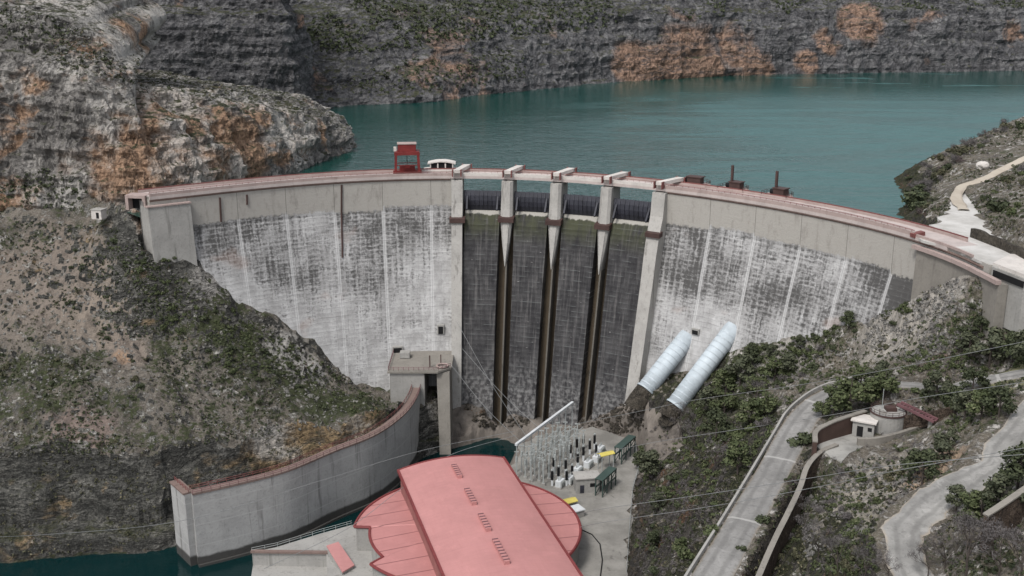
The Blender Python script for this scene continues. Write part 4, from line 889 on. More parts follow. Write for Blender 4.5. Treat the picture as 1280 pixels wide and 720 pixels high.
MB().tube([(0, 0, 6.5), (0, 0, 3.0)], .1, 5).build('hoist_rope', M['brownsteel'], g); MB().box((0, 0, 2.6), (1.5, .7, .9)).build('hook_block', M['red'], g)
MB().bar((-2.4, 2.2, 1.6), (2.4, 2.2, 1.6), .5, 1.6).build('drive_unit', M['red'], g)
def pad(mb, w, d): mb.loft([[(-w*.62, 1, z), (-w*.5, -d*0, z), (w*.5, 0, z), (w*.62, 1, z), (w*.5, d*.7, z), (w*.25, d, z), (-w*.25, d, z), (-w*.5, d*.7, z)] for z in (-1.2, .55)]); return mb
p, rz = on_crest(551, 219, -6.5); rz -= 0
t = root_at('hoist_house', 'low hoist house with white domed roof behind the crest beside the red crane', 'building', p, rz)
pad(MB(), 11, 7).build('platform', M['whitec'], t)
MB().box((0, 3.2, 1.5), (7.4, 3.6, 1.9)).build('cabin', M['dark'], t)
for sx in (-3.5, -1.2, 1.2, 3.5): MB().box((sx, 1.35, 1.5), (.4, .3, 1.9)).build('post', M['whitec'], t)
MB().loft([[(x, y, 2.45+.75*(1-(x/4.6)**2)+dz) for y, dz in ((.9, 0), (5.3, 0), (5.3, -.35), (.9, -.35))] for x in np.linspace(-4.4, 4.4, 9)]).build('roof', M['whitec'], t)
for k, (px_, py_, lab, post, w_) in enumerate([(862, 233, 'brown intake hoist on a rounded platform behind the crest, nearest the gates, without mast', 0, 10), (911, 240, 'brown intake hoist with mast behind the crest, between two other intake hoists', 7.2, 8), (966, 248, 'brown intake hoist with mast behind the crest, nearest the right abutment', 7.2, 8)]):
    p, rz = on_crest(px_, py_, -6.5); t = root_at('intake_hoist', lab, 'hoist', p, rz, 'intake hoists along the crest')
    pad(MB(), w_, 6).build('platform', M['pinkc'], t)
    mh = MB(); mh.box((.6, 3, 1.5), (w_*.42, 2.6, 1.9)); mh.box((.6, 3, 2.55), (w_*.5, 3.1, .25)); mh.build('hoist_frame', M['brownsteel'], t)
    dr = MB(); dr.tube([(-w_*.32, 3, 1.3), (-w_*.05, 3, 1.3)], .7, 10); dr.build('winch_drum', M['dark'], t)
    if post: MB().bar((-.7, 2.6, .55), (-.7, 2.6, post), .62).build('mast', M['brownsteel'], t)
    rail_line([(-w_*.5, .4, .55), (-w_*.5, 4.2, .55), (-w_*.25, 5.9, .55), (w_*.25, 5.9, .55), (w_*.5, 4.2, .55), (w_*.5, .4, .55)], 1.0, 1.4, .06, .09).build('handrail', M['brownsteel'], t)
# left end: approach slab, tunnel portal, hut
sl_ = [onz(*p, 98.6) for p in [(178, 252), (236, 240), (228, 236), (196, 238), (168, 246)]]
o = MB().prism([p[:2] for p in sl_], 95, 98.6).build('crest_approach', M['road']); tag(o, kind='structure')
pp = ony(171, 262, 303)
t = root_at('tunnel_portal', 'small concrete tunnel mouth at the left end of the dam crest', 'tunnel', (pp[0], pp[1], pp[2]), math.radians(-12))
fr_ = MB(); fr_.box((-2.6, 1.5, 1.6), (.9, 4, 3.4)); fr_.box((2.6, 1.5, 1.6), (.9, 4, 3.4)); fr_.box((0, 1.5, 3.7), (6.1, 4, .8)); fr_.build('frame', M['pinkc'], t); MB().box((0, 2.2, 1.6), (4.2, 1, 3.3)).build('opening', M['dark'], t)
h_ = ony(124, 270, 306); t = root_at('hut', 'tiny pale block hut below the left cliff above the scrub slope', 'hut', (h_[0], h_[1], h_[2]-.4), math.radians(-15))
MB().box((0, 0, 1.0), (3.2, 2.6, 2.6)).build('wall', M['whitec'], t); MB().box((0, 0, 2.4), (3.5, 2.9, .22)).build('roof', M['pier'], t); MB().box((.4, -1.31, .8), (.9, .06, 1.7)).build('door', M['dark'], t)
# right abutment building
bz = 99.8; P_ = [onz(*p, bz) for p in [(1240, 333), (1281, 349), (1330, 352), (1330, 326), (1262, 322)]]
t = root_at('abutment_building', 'concrete building below the right end of the crest road with dark strip window', 'building', (P_[0][0], P_[0][1], 90))
adopt(MB().prism([p[:2] for p in P_], 88, bz).build('wall', M['conc']), t); adopt(MB().prism([(p[0]*1.004, p[1]*1.004-.3) for p in P_], bz+.003, bz+.7).build('roof', M['whitec']), t)
a, b = Vector(P_[0]), Vector(P_[1]); n_ = Vector((b.y-a.y, a.x-b.x, 0)).normalized()
if n_.y > 0: n_ = -n_
q = MB(); q.bar(a+(b-a)*.08+n_*.02+Vector((0, 0, -1.2)), b+n_*.02+Vector((0, 0, -1.2)), .5, 1.3); adopt(q.build('strip_window', M['dark']), t)
P2 = [onz(*p, 94) for p in [(1249, 360), (1281, 373), (1330, 378), (1330, 345), (1256, 352)]]
adopt(MB().prism([p[:2] for p in P2], 84, 94).build('annex_wall', M['conc']), t); adopt(MB().prism([(p[0], p[1]-.2) for p in P2], 94.003, 94.5).build('annex_roof', M['whitep']), t)
# rock wall and boulder on the right bank
bl = hit(1228, 211); bm = bmesh.new(); bmesh.ops.create_icosphere(bm, subdivisions=3, radius=1)
for v in bm.verts: k = 1+.28*fbm(v.co, 1.1, 3, 5); v.co = Vector((v.co.x*1.9*k, v.co.y*1.5*k, v.co.z*1.4*k))
me = bpy.data.meshes.new('boulder'); bm.to_mesh(me); bm.free(); me.materials.append(M['boulder']); o = link('boulder', me); me.materials[0] = M['whitec']; o.location = (bl[0], bl[1], bl[2]+.9); tag(o, 'white boulder lying beside the dirt track on the right lake shore', 'boulder')
# ---- road edge walls
pw = offset(ROAD1_L, -.1); pw = pw[2:34]
o = root_at('road_parapet', 'low pale concrete parapet along the gorge edge of the lower access road', 'parapet', tuple(pw[10]))
adopt(wall_along(pw[:, :2], .22, list(pw[:, 2]-4.0), list(pw[:, 2]+.75)).build('wall', M['conc']), o)
rw = cr([onz(*p) for p in [(1046, 556, 70.0), (1025, 566, 69.6), (1009, 584, 68.8), (1000, 610, 67.4), (986, 640, 66), (968, 676, 64.6), (948, 722, 63.2), (925, 780, 61.6)]], 40)
o = root_at('retaining_wall', 'curved brown masonry retaining wall with pale coping beside the lower access road', 'wall', tuple(rw[20]))
adopt(wall_along(rw[:, :2], .45, list(rw[:, 2]-5), list(rw[:, 2])).build('wall', M['stone']), o); adopt(wall_along(rw[:, :2], .5, list(rw[:, 2]+.003), list(rw[:, 2]+.25)).build('coping', M['dullc']), o)
rw = cr([onz(*p) for p in [(1019, 553, 72.0), (1020, 540, 72.6), (1036, 530, 73.2), (1060, 521, 73.6), (1082, 514, 73.8)]], 18)
o = root_at('retaining_wall', 'short dark brown retaining wall behind the pale forecourt of the round tank', 'wall', tuple(rw[8]))
adopt(wall_along(rw[:, :2], .4, list(rw[:, 2]-5), list(rw[:, 2])).build('wall', paint('dark_brown_wall', (.085, .055, .045), .9, .35)), o); adopt(wall_along(rw[:, :2], .5, list(rw[:, 2]+.003), list(rw[:, 2]+.25)).build('coping', M['dullc']), o)
rw = cr([onz(*p) for p in [(1072, 548, 71.2), (1095, 547, 71.4), (1125, 540, 71.8), (1150, 531, 72.4), (1162, 525, 72.8)]], 18)
o = root_at('retaining_wall', 'low pale curved wall running in front of the round tank', 'wall', tuple(rw[8])); adopt(wall_along(rw[:, :2], .4, list(rw[:, 2]-3), list(rw[:, 2])).build('wall', M['dullc']), o)
rw = cr([onz(*p) for p in [(1130, 520, 74.5), (1165, 514, 75.5), (1205, 505, 77)]], 12)
o = root_at('retaining_wall', 'low dark wall behind the round tank under the pines', 'wall', tuple(rw[5])); adopt(wall_along(rw[:, :2], .3, list(rw[:, 2]-3), list(rw[:, 2])).build('wall', M['stone']), o)
rw = cr([onz(*p) for p in [(1232, 645, 85.5), (1255, 630, 86.5), (1290, 606, 88), (1330, 580, 89.5)]], 12)
o = root_at('retaining_wall', 'straight brown masonry wall at the lower right above the gravel bend', 'wall', tuple(rw[5])); adopt(wall_along(rw[:, :2], .35, list(rw[:, 2]-5.5), list(rw[:, 2])).build('wall', M['stone']), o); adopt(wall_along(rw[:, :2], .5, list(rw[:, 2]+.003), list(rw[:, 2]+.25)).build('coping', M['dullc']), o)
rw = cr([onz(*p) for p in [(1216, 285, 102.2), (1240, 293, 102.4), (1262, 304, 102), (1292, 320, 102)]], 12)
o = root_at('retaining_wall', 'grey rough wall beside the white gravel apron at the right abutment', 'wall', tuple(rw[5])); adopt(wall_along(rw[:, :2], .5, list(rw[:, 2]-6), list(rw[:, 2]+np.array([fbm((a, b, 0), .5, 3, 2)*.8 for a, b in rw[:, :2]]))).build('wall', M['brownrock']), o)
# ---- round tank and pump house
tb = onz(1108, 538, 70.3); t = root_at('water_tank', 'round grey concrete tank with maroon walkway beside the forecourt', 'tank', tb)
MB().tube([(0, 0, -2), (0, 0, 4.3)], 4.0, 32).build('tank_wall', M['conc'], t)
mb = MB()
for k in range(32):
    a0, a1 = 2*math.pi*k/32, 2*math.pi*(k+1)/32; mb.bar((4.05*math.cos(a0), 4.05*math.sin(a0), 4.45), (4.05*math.cos(a1), 4.05*math.sin(a1), 4.45), .22, .3)
mb.build('rim', M['brownsteel'], t); MB().tube([(0, 0, 4.303), (0, 0, 4.5)], 3.8, 32).build('tank_roof', M['conc'], t)
MB().box((.6, .4, 4.9), (2.4, 2.0, .8)).build('hatch', M['brownsteel'], t); MB().box((-1.6, -.8, 4.75), (1.2, 1.6, .5)).build('hatch', M['pier'], t)
rail_line([(3.9*math.cos(a), 3.9*math.sin(a), 4.4) for a in np.linspace(0, 6.28, 25)], 1.0, 1.5, .05, .08).build('handrail', M['brownsteel'], t)
t.scale = (.88, .88, .95)
MB().bar((-1, 1.5, 4.5), (-1, 1.5, 9), .12).build('antenna', M['steel'], t)
o_ = t
A = Vector(onz(1124, 504, 76.0)); B = Vector(onz(1170, 526, 74.6)); dq = (B-A).normalized(); sd_ = dq.cross(Vector((0, 0, 1))).normalized()
w_ = root_at('walkway', 'sloping maroon steel walkway leading down from the round tank', 'walkway', tuple(B))
for s in (-.8, .8): adopt(MB().bar(A+sd_*s, B+sd_*s, .4, .5).build('girder', M['maroon']), w_)
mb = MB()
for k in np.linspace(.02, .98, 12): mb.bar(A.lerp(B, k)-sd_*.8+Vector((0, 0, -.05)), A.lerp(B, k)+sd_*.8+Vector((0, 0, -.05)), .35, .08)
adopt(mb.build('treads', M['maroon']), w_)
e_ = A.lerp(B, .86); adopt(MB().bar(e_+Vector((0, 0, -.2)), e_+Vector((0, 0, -4)), .6).build('support', M['pier']), w_)
hb_ = onz(1080, 543, 69.9); t = root_at('pump_house', 'small pale flat roofed pump house in front of the round tank', 'building', hb_, math.radians(-28))
MB().box((0, 0, 1.6), (4.2, 3.4, 3.3)).build('wall', M['conc'], t); MB().box((0, 0, 3.4), (5.0, 4.2, .3)).build('roof', M['whitec'], t)
MB().box((-.6, -1.72, 1.2), (1.2, .06, 2.2)).build('door', M['dark'], t); MB().box((1.3, -1.72, 1.9), (.8, .06, .8)).build('window', M['dark'], t); MB().box((-2.12, 0, 1.7), (.06, 1.4, 1.2)).build('window', M['dark'], t)
# ---- switchyard
ga, gb = Vector(onz(645, 556, 38)), Vector(onz(716, 503, 38.5))
t = root_at('switchyard_gantry', 'long pale girder on thin posts along the river side of the switchyard', 'gantry', (ga.x, ga.y, 30))
adopt(MB().bar(ga, gb, .75, .65).build('girder', M['whitep']), t)
for k in np.linspace(.01, .99, 9):
    q = ga.lerp(gb, k); adopt(MB().bar(q+Vector((0, 0, -.3)), (q.x, q.y, 24), .26).build('post', M['steel']), t)
gdir = (gb-ga).normalized(); gdir = Vector((gdir.x, gdir.y, 0)).normalized(); gn = Vector((gdir.y, -gdir.x, 0))
g0 = Vector((ga.x, ga.y, 30.0))+gdir*(-3)+gn*1.8
pole = thing('switchyard_pole', 'slender grey switchyard pole standing in the rows beside the river girder', 'pole', (0, 0, 0), 0, 'switchyard poles')
MB().loft([[(-.2, -.2, 0), (.2, -.2, 0), (.2, .2, 0), (-.2, .2, 0)], [(-.12, -.12, 7.2), (.12, -.12, 7.2), (.12, .12, 7.2), (-.12, .12, 7.2)]]).build('shaft', M['steel'], pole)
MB().box((0, 0, 7.45), (1.2, .2, .25)).build('cap', M['steel'], pole); MB().box((0, 0, .3), (.9, .9, .6)).build('base', M['pier'], pole)
MB().tube([(0, 0, 4.6), (0, 0, 6.0)], .32, 7).build('insulator', M['steel'], pole)
kids = children(pole); first = True
for i in range(9):
    for j in range(5):
        q = g0+gdir*(i*2.9+.8*(j % 2))+gn*(j*2.1)+Vector((rng.uniform(-.3, .3), rng.uniform(-.3, .3), 0))
        if first: pole.location = q; first = False
        else: copy_tree(pole, q, scale=rng.uniform(.85, 1.1), kids=kids)
br = thing('circuit_breaker', 'black insulator column on a white pedestal in the middle of the switchyard', 'breaker', (0, 0, 0), 0, 'circuit breakers')
MB().box((0, 0, .8), (.55, .55, 1.6)).build('pedestal', M['whitep'], br); mb = MB()
mb.tube([(0, 0, 1.6), (0, 0, 4.3)], .22, 8)
for k in range(7): mb.tube([(0, 0, 1.8+.35*k), (0, 0, 1.92+.35*k)], .40, 8)
mb.build('insulator', M['black'], br); MB().tube([(0, 0, 4.3), (0, 0, 4.7)], .3, 8).build('terminal', M['steel'], br)
kids = children(br); first = True
for px_, py_ in [(686, 588), (692, 580), (700, 573), (707, 583), (698, 592), (713, 563), (721, 556), (729, 551), (737, 558), (729, 566), (743, 551), (722, 575), (715, 590), (690, 597), (708, 597), (745, 563)]:
    q = onz(px_, py_+10, 30.0)
    if first: br.location = q; first = False
    else: copy_tree(br, q, kids=kids)
tf = thing('transformer', 'white box transformer with cooling fins in the switchyard', 'transformer', (0, 0, 0), 0, 'white transformers')
MB().box((0, 0, 1.1), (2.6, 1.6, 1.8)).build('tank', M['whitep'], tf, bevel=.08); mb = MB()
for k in range(7): mb.box((-1.2+.4*k, -.95, 1.1), (.1, .3, 1.4))
mb.build('cooling_fins', M['steel'], tf)
for sx in (-.8, 0, .8): MB().tube([(sx, 0, 2.0), (sx, 0, 2.9)], .13, 6).build('bushing', M['steel'], tf)
MB().box((0, 0, .1), (3.2, 2.2, .25)).build('plinth', M['pier'], tf)
kids = children(tf); first = True
for px_, py_ in [(722, 592), (735, 584), (746, 577), (712, 604), (700, 608), (750, 566)]:
    q = onz(px_, py_, 30.0); rz = math.atan2(gdir.y, gdir.x)
    if first: tf.location = q; tf.rotation_euler.z = rz; first = False
    else: copy_tree(tf, q, rz, kids=kids)
q = onz(733, 612, 30.0); t = root_at('control_kiosk', 'grey concrete control kiosk with flat roof at the near edge of the switchyard', 'kiosk', q, math.atan2(gdir.y, gdir.x)-.9)
MB().box((0, 0, 2.0), (6.2, 4.0, 4.0)).build('wall', M['conc'], t); MB().box((0, 0, 4.15), (6.8, 4.6, .3)).build('roof', M['pier'], t); MB().box((-1.6, -2.02, 1.2), (1.1, .06, 2.2)).build('door', M['gate'], t); MB().box((1.2, -2.02, 2.2), (1.4, .06, 1.0)).build('window', M['dark'], t)
def canopy(px_, py_, lab, w_, d_, h, green):
    q = onz(px_, py_, 30.0); t = root_at('canopy', lab, 'canopy', q, .5)
    MB().loft([[(-w_/2, y, h+z) for y, z in ((-d_/2, 0), (0, .5), (d_/2, 0), (d_/2, -.18), (0, .3), (-d_/2, -.18))], [(w_/2, y, h+z) for y, z in ((-d_/2, 0), (0, .5), (d_/2, 0), (d_/2, -.18), (0, .3), (-d_/2, -.18))]]).build('roof', M['yellow'], t)
    for sx in (-1, 1):
        for sy in (-1, 1): MB().bar((sx*w_*.42, sy*d_*.4, 0), (sx*w_*.42, sy*d_*.4, h-.1), .18).build('post', M['steel'], t)
canopy(757, 586, 'yellow canopy on steel posts between the insulators and the green frame', 4.4, 2.4, 4.6, 0)
canopy(710, 634, 'low yellow canopy at the near corner of the switchyard by the powerhouse', 4.4, 2.6, 1.8, 0)
def frame(px_, py_, lab, L, rz):
    q = onz(px_, py_, 30.0); t = root_at('steel_frame', lab, 'frame', q, rz)
    for sx in np.linspace(-L/2, L/2, 4):
        for sy in (-1, 1): MB().bar((sx, sy, 0), (sx, sy, 4.6), .26).build('post', M['green'], t)
    for sy in (-1, 1):
        for z in (2.4, 4.6): MB().bar((-L/2-.2, sy, z), (L/2+.2, sy, z), .3).build('beam', M['green'], t)
        MB().bar((-L/2, sy, .3), (L/2, sy, 4.3), .16).build('brace', M['green'], t)
    MB().box((0, 0, 4.85), (L+.5, 2.3, .18)).build('top_plate', M['green'], t)
rzg = math.atan2(gdir.y, gdir.x)
frame(781, 572, 'dark green steel frame at the far corner of the switchyard by the slope', 9, rzg); frame(757, 613, 'dark green steel frame beside the grey control kiosk', 8, rzg)
q = onz(716, 618, 30.2); o = root_at('parked_van', 'small white parked vehicle between the switchyard and the round roof', 'van', (q[0], q[1]-14, 30.05), rzg+1.2) if False else None
q = onz(706, 633, 30); t = root_at('shed', 'low white roofed shed tucked beside the round powerhouse roof', 'shed', (q[0]+1.5, q[1]-5.5, 30.0), .5)
MB().box((0, 0, .9), (5.4, 3.0, 1.9)).build('wall', M['conc'], t); MB().box((0, 0, 1.98), (5.8, 3.4, .25)).build('roof', M['whitep'], t)
for k in range(4):
    a_ = g0+gdir*0+gn*(1.0+2.1*k)+Vector((0, 0, 6.2+.25*k)); b_ = a_+gdir*25
    o = MB().tube([a_, a_.lerp(b_, .5)+Vector((0, 0, -.3)), b_], .09, 5).build('busbar', M['steel']); tag(o, ['busbar over the switchyard poles, nearest the river girder', 'second busbar from the river girder over the switchyard poles', 'third busbar from the river girder over the switchyard poles', 'busbar over the switchyard poles, farthest from the river girder'][k], 'busbar', 'switchyard busbars')
t = root_at('yard_fence', 'thin steel mesh fence along the slope side of the bare yard', 'fence', onz(796, 600, 30))
adopt(rail_line([onz(*p, 30.0) for p in [(794, 556), (798, 588), (791, 612), (787, 660), (783, 718)]], 1.6, 2.2, .04, .09, (.1, .5, 1.0)).build('mesh', M['steel']), t)
# yard edge wall with railing toward the gorge
e_ = [onz(*p, 30) for p in [(799, 588), (793, 612), (789, 660), (784, 722)]]
t = root_at('hose', 'dark hose curving across the concrete yard beside the round roof', 'hose', onz(735, 690, 30)) if False else None
o = MB().tube([onz(*p, 30.12) for p in [(722, 660), (740, 668), (750, 680), (753, 700), (750, 725)]], .14, 6).build('pipe', M['dark']); tag(o, 'thin dark pipe curving over the bare concrete yard', 'pipe')
# ---- overhead cables
def cable(label, pts, Y0, Y1, r=.055):
    P = cr(pts, 40); n_ = len(P); V = [ony(a, b, Y0+(Y1-Y0)*i/(n_-1)) for i, (a, b) in enumerate(P)]
    o = MB().tube(V, r, 5).build('power_line', M['cable']); tag(o, label, 'cable', 'overhead cables')
cable('cable crossing in front of the curved wall and over the dark tailwater', [(-60, 672), (60, 668), (232, 650), (400, 601), (520, 565), (643, 539)], 205, 270)
cable('cable from the river girder rising across the pines to the right edge', [(700, 575), (770, 562), (841, 549), (961, 531), (1060, 515), (1145, 498), (1280, 478), (1400, 462)], 265, 165)
cable('topmost cable on the right, passing just below the white penstock ends', [(720, 530), (790, 516), (875, 499), (1000, 481), (1120, 460), (1280, 427), (1400, 400)], 285, 175)
cable('upper of two cables over the dark gorge right of the bare yard', [(725, 642), (760, 635), (895, 616), (1010, 598), (1122, 581), (1280, 568), (1400, 560)], 220, 130)
cable('lower of two cables over the dark gorge right of the bare yard', [(725, 659), (760, 652), (895, 632), (1020, 609), (1122, 588), (1280, 560), (1400, 540)], 215, 135)
for k, (a, b) in enumerate([((571, 402), (668, 560)), ((578, 436), (690, 549)), ((563, 455), (655, 556))]):
    cable(['cable slanting down the left chutes to the switchyard, highest of three', 'cable slanting down the left chutes to the switchyard, middle of three', 'cable slanting down the left chutes to the switchyard, lowest of three'][k], [a, ((a[0]+b[0])/2-2, (a[1]+b[1])/2+4), b], 300, 285, .06)
cable('cable running along the lower edge of the curved wall to the yard', [(330, 711), (432, 662), (500, 612), (560, 570), (645, 544)], 215, 265, .06)
# ---- vegetation
def cloud(n, lobes, size, up=.35, aspect=1.4, seed=1, shell=.55):
    r = np.random.default_rng(seed); V = np.zeros((n*4, 3)); wts = np.array([l[3]**2 for l in lobes]); wts /= wts.sum()
    li = r.choice(len(lobes), n, p=wts)
    for i in range(n):
        l = lobes[li[i]]; d = r.normal(size=3); d /= np.linalg.norm(d); rad = l[3]*(shell+(1-shell)*r.random()**.6)*(1+.25*r.normal()*.5)
        c = np.array(l[:3])+d*rad*np.array([1, 1, l[4] if len(l) > 4 else .8])
        nrm = d+r.normal(size=3)*.6+np.array([0, 0, up]); nrm /= np.linalg.norm(nrm)
        a = np.cross(nrm, r.normal(size=3)); a /= np.linalg.norm(a)+1e-9; b = np.cross(nrm, a); s = size*r.uniform(.6, 1.35)
        V[i*4:i*4+4] = [c-a*s-b*s/aspect, c+a*s-b*s/aspect*.6, c+a*s*.7+b*s/aspect, c-a*s*.8+b*s/aspect*.7]
    return V
def leafmesh(name, V, m):
    n = len(V)//4; me = bpy.data.meshes.new(name); F_ = np.arange(n*4).reshape(n, 4)
    me.vertices.add(n*4); me.vertices.foreach_set('co', V.astype(np.float32).ravel()); me.loops.add(n*4); me.loops.foreach_set('vertex_index', F_.ravel().astype(np.int32))
    me.polygons.add(n); me.polygons.foreach_set('loop_start', np.arange(0, n*4, 4, dtype=np.int32)); me.update(calc_edges=True); me.materials.append(m); return me
def blobs(seed, k, spread, r0, flat=.75):
    r = np.random.default_rng(seed); return [(r.normal()*spread, r.normal()*spread, r.uniform(.3, .85), r0*r.uniform(.6, 1.1), flat) for _ in range(k)]
SHR = {m: [leafmesh('shrub_leaves', cloud(340, blobs(10*i+s, 5, .42, .5), .115, seed=i+s), M[m]) for i in range(3)] for s, m in enumerate(('leaf_dark', 'leaf_mid', 'leaf_olive'))}
SHR['twig'] = [leafmesh('bare_shrub_twigs', cloud(240, blobs(70+i, 4, .42, .6, .9), .17, aspect=9, seed=70+i, shell=.2), M['twig']) for i in range(2)]
SHR['twig_red'] = [leafmesh('bare_shrub_twigs', cloud(260, blobs(90+i, 4, .42, .6, .9), .17, aspect=9, seed=90+i, shell=.2), M['twig_red']) for i in range(2)]
def shrub(p, r, kind, label, group, name='shrub'):
    ms = SHR[kind]; o = link(name, ms[rng.integers(len(ms))]); o.location = (p[0], p[1], p[2]-.15*r); o.rotation_euler = (0, 0, rng.uniform(0, 6.28)); o.scale = (r, r*rng.uniform(.85, 1.15), r*rng.uniform(.75, 1.15))
    tag(o, label, 'shrub', group); return o
def sample_px(poly, n, bvh, cond=None, tries=60):
    xs = [p[0] for p in poly]; ys = [p[1] for p in poly]; out = []; c = 0
    while len(out) < n and c < n*tries:
        c += 1; x, y = rng.uniform(min(xs), max(xs)), rng.uniform(min(ys), max(ys))
        if not in_poly(np.array([x]), np.array([y]), poly)[0]: continue
        h = bvh.ray_cast(Vector((0, 0, HC)), Vector(ray(x, y)).normalized())
        if h[0] is None: continue
        if cond and not cond(h[0], h[1], x, y): continue
        out.append((h[0], h[1]))
    return out
roads = [(np.array(ROAD1_C), 4.6), (np.array(ROAD2_C), 4.8), (np.array(ROAD3_C), 3.2), (np.array(TRACK_C), 2.2)]
def free(p):
    for C_, w_ in roads:
        if np.min(np.hypot(C_[:, 0]-p[0], C_[:, 1]-p[1])) < w_: return False
    for poly in (FORE, APRON, YARD):
        if in_poly(np.array([p[0]]), np.array([p[1]]), poly)[0]: return False
    return True
def clump(s, th, seed): return lambda p, n, x, y: fbm(p, s, 3, seed) > th and free(p)
ZONES = [
 ([(135, 300), (200, 310), (300, 385), (400, 455), (470, 495), (440, 518), (330, 495), (230, 440), (140, 350)], 55, bvhL, .06, -.05, ('leaf_dark', 'leaf_dark', 'leaf_mid'), (.8, 1.7), 'low dark green shrub on the scrubby slope left of the dam', 'shrubs on the slope left of the dam'),
 ([(0, 440), (200, 450), (330, 500), (300, 550), (0, 560)], 25, bvhL, .06, .0, ('leaf_dark', 'leaf_olive'), (.7, 1.4), 'small dark shrub on the rocky slope above the layered bluff', 'shrubs above the layered bluff'),
 ([(10, 285), (130, 280), (200, 400), (150, 430), (10, 430)], 18, bvhL, .06, .05, ('leaf_olive', 'twig', 'leaf_dark'), (.6, 1.1), 'small sparse shrub on the brown scree slope below the left cliff', 'shrubs on the brown scree'),
 ([(1040, 420), (1090, 395), (1230, 350), (1240, 470), (1130, 465), (1040, 450)], 30, bvhR, .07, -.05, ('leaf_dark', 'leaf_olive', 'leaf_mid'), (.8, 1.7), 'rounded green shrub among pale stones below the right abutment', 'shrubs below the right abutment'),
 ([(870, 465), (1040, 425), (1010, 480), (950, 570), (900, 560)], 52, bvhR, .07, -.1, ('leaf_mid', 'twig', 'leaf_dark'), (1.0, 2.2), 'bushy shrub on the wooded slope between penstocks and access road', 'shrubs between penstocks and road'),
 ([(800, 560), (880, 560), (925, 600), (860, 720), (795, 720), (795, 600)], 24, bvhR, .08, -.1, ('leaf_dark', 'twig', 'leaf_mid'), (.8, 1.8), 'dark shrub clinging to the gorge side below the access road', 'shrubs on the gorge side'),
 ([(1015, 600), (1130, 560), (1180, 570), (1100, 650), (1110, 718), (960, 718)], 30, bvhR, .08, -.15, ('twig', 'leaf_olive', 'leaf_mid', 'twig'), (.8, 1.8), 'low scrubby bush on stony ground between the road and the gravel bend', 'shrubs above the gravel bend'),
 ([(1122, 258), (1140, 215), (1200, 172), (1280, 145), (1280, 165), (1210, 195), (1165, 235), (1150, 270)], 52, bvhR, .08, -.4, ('twig', 'twig', 'twig_red', 'leaf_dark', 'leaf_olive'), (1.4, 3.0), 'dark bush crowding the steep lake shore at the right', 'shrubs along the right lake shore'),
 ([(1225, 225), (1280, 205), (1280, 275), (1235, 270)], 12, bvhR, .08, -.2, ('leaf_dark', 'leaf_olive', 'leaf_mid'), (1.0, 2.0), 'green bush on the grassy bank right of the dirt track', 'shrubs right of the track'),
]
for poly, n, b, s, th, kinds_, (r0, r1), lab, grp in ZONES:
    for p, nrm in sample_px(poly, n, b, clump(s, th, n)): shrub(p, rng.uniform(r0, r1), kinds_[rng.integers(len(kinds_))], lab, grp)
for k_, (px_, py_) in enumerate(cr([(925, 437), (960, 430), (1000, 420), (1030, 411), (1060, 400), (1095, 388), (1120, 377)], 22)):
    q = hit(px_+rng.uniform(-4, 4), py_+rng.uniform(3, 9), bvhR)
    if q is not None: shrub(q, rng.uniform(.9, 2.0), ('leaf_dark', 'leaf_dark', 'leaf_mid')[k_ % 3], 'dark green shrub in the row where the right dam face meets the slope', 'shrubs along the foot of the right dam face')
ONE = [(1243, 263, 17, 'leaf_dark', 'large dark round bush beside the gravel apron near the right abutment'), (1150, 249, 20, 'leaf_dark', 'broad dark green bush at the water point of the right bank'), (1275, 216, 11, 'twig', 'reddish bare bush at the right edge above the dirt track'),
       (1008, 556, 17, 'leaf_dark', 'dark bush leaning over the access road near the pale forecourt'), (953, 652, 11, 'leaf_dark', 'round dark bush on the verge half way down the access road'), (931, 688, 8, 'leaf_dark', 'small round dark bush on the verge lowest down the access road'), (860, 695, 15, 'leaf_mid', 'bright green bush under the road parapet at the bottom'), (888, 668, 14, 'leaf_mid', 'leafy green bush under the road parapet half way up')]
for px_, py_, rp, k, lab in ONE:
    h = hit(px_, py_, bvhR)
    if h is None: continue
    dist = (h-Vector((0, 0, HC))).length; shrub(h, rp*dist/F*1.05, k, lab, None)
# trees: tapered trunk + crown
PINE = []
for i in range(4):
    r = np.random.default_rng(200+i); lob = []
    for k in range(11):
        z = r.uniform(.38, 1.0); rr_ = .36*(1.2-abs(z-.5)*1.5)*r.uniform(.5, 1.15); a = r.uniform(0, 6.28); lob.append((rr_*math.cos(a)*.8, rr_*math.sin(a)*.8, z, r.uniform(.10, .21), .75))
    me = leafmesh('pine_crown', cloud(1300, lob, .034, seed=300+i, up=.5, shell=.3), M[('leaf_mid', 'leaf_pine', 'leaf_mid', 'leaf_dark')[i]])
    mb = MB().tube([(0, 0, -.15), (.01, 0, .3), (-.01, .01, .7), (0, 0, .98)], [.03, .024, .015, .005], 6)
    for l in lob[:7]: mb.tube([(0, 0, max(l[2]-.2, .2)), (l[0]*.5, l[1]*.5, l[2]-.08), (l[0], l[1], l[2])], [.012, .008, .003], 4)
    tr_ = mb.build('trunk', M['bark'], fix=False); PINE.append((me, tr_.data)); bpy.data.objects.remove(tr_)
def pine(p, h_, i, label, group, name='pine_tree', wide=1.15):
    t = thing(name, label, 'tree', (p[0], p[1], p[2]-.2), rng.uniform(0, 6.28), group); t.scale = (h_*wide, h_*wide, h_)
    c = link('crown', PINE[i][0], t); q = link('trunk', PINE[i][1], t); return t
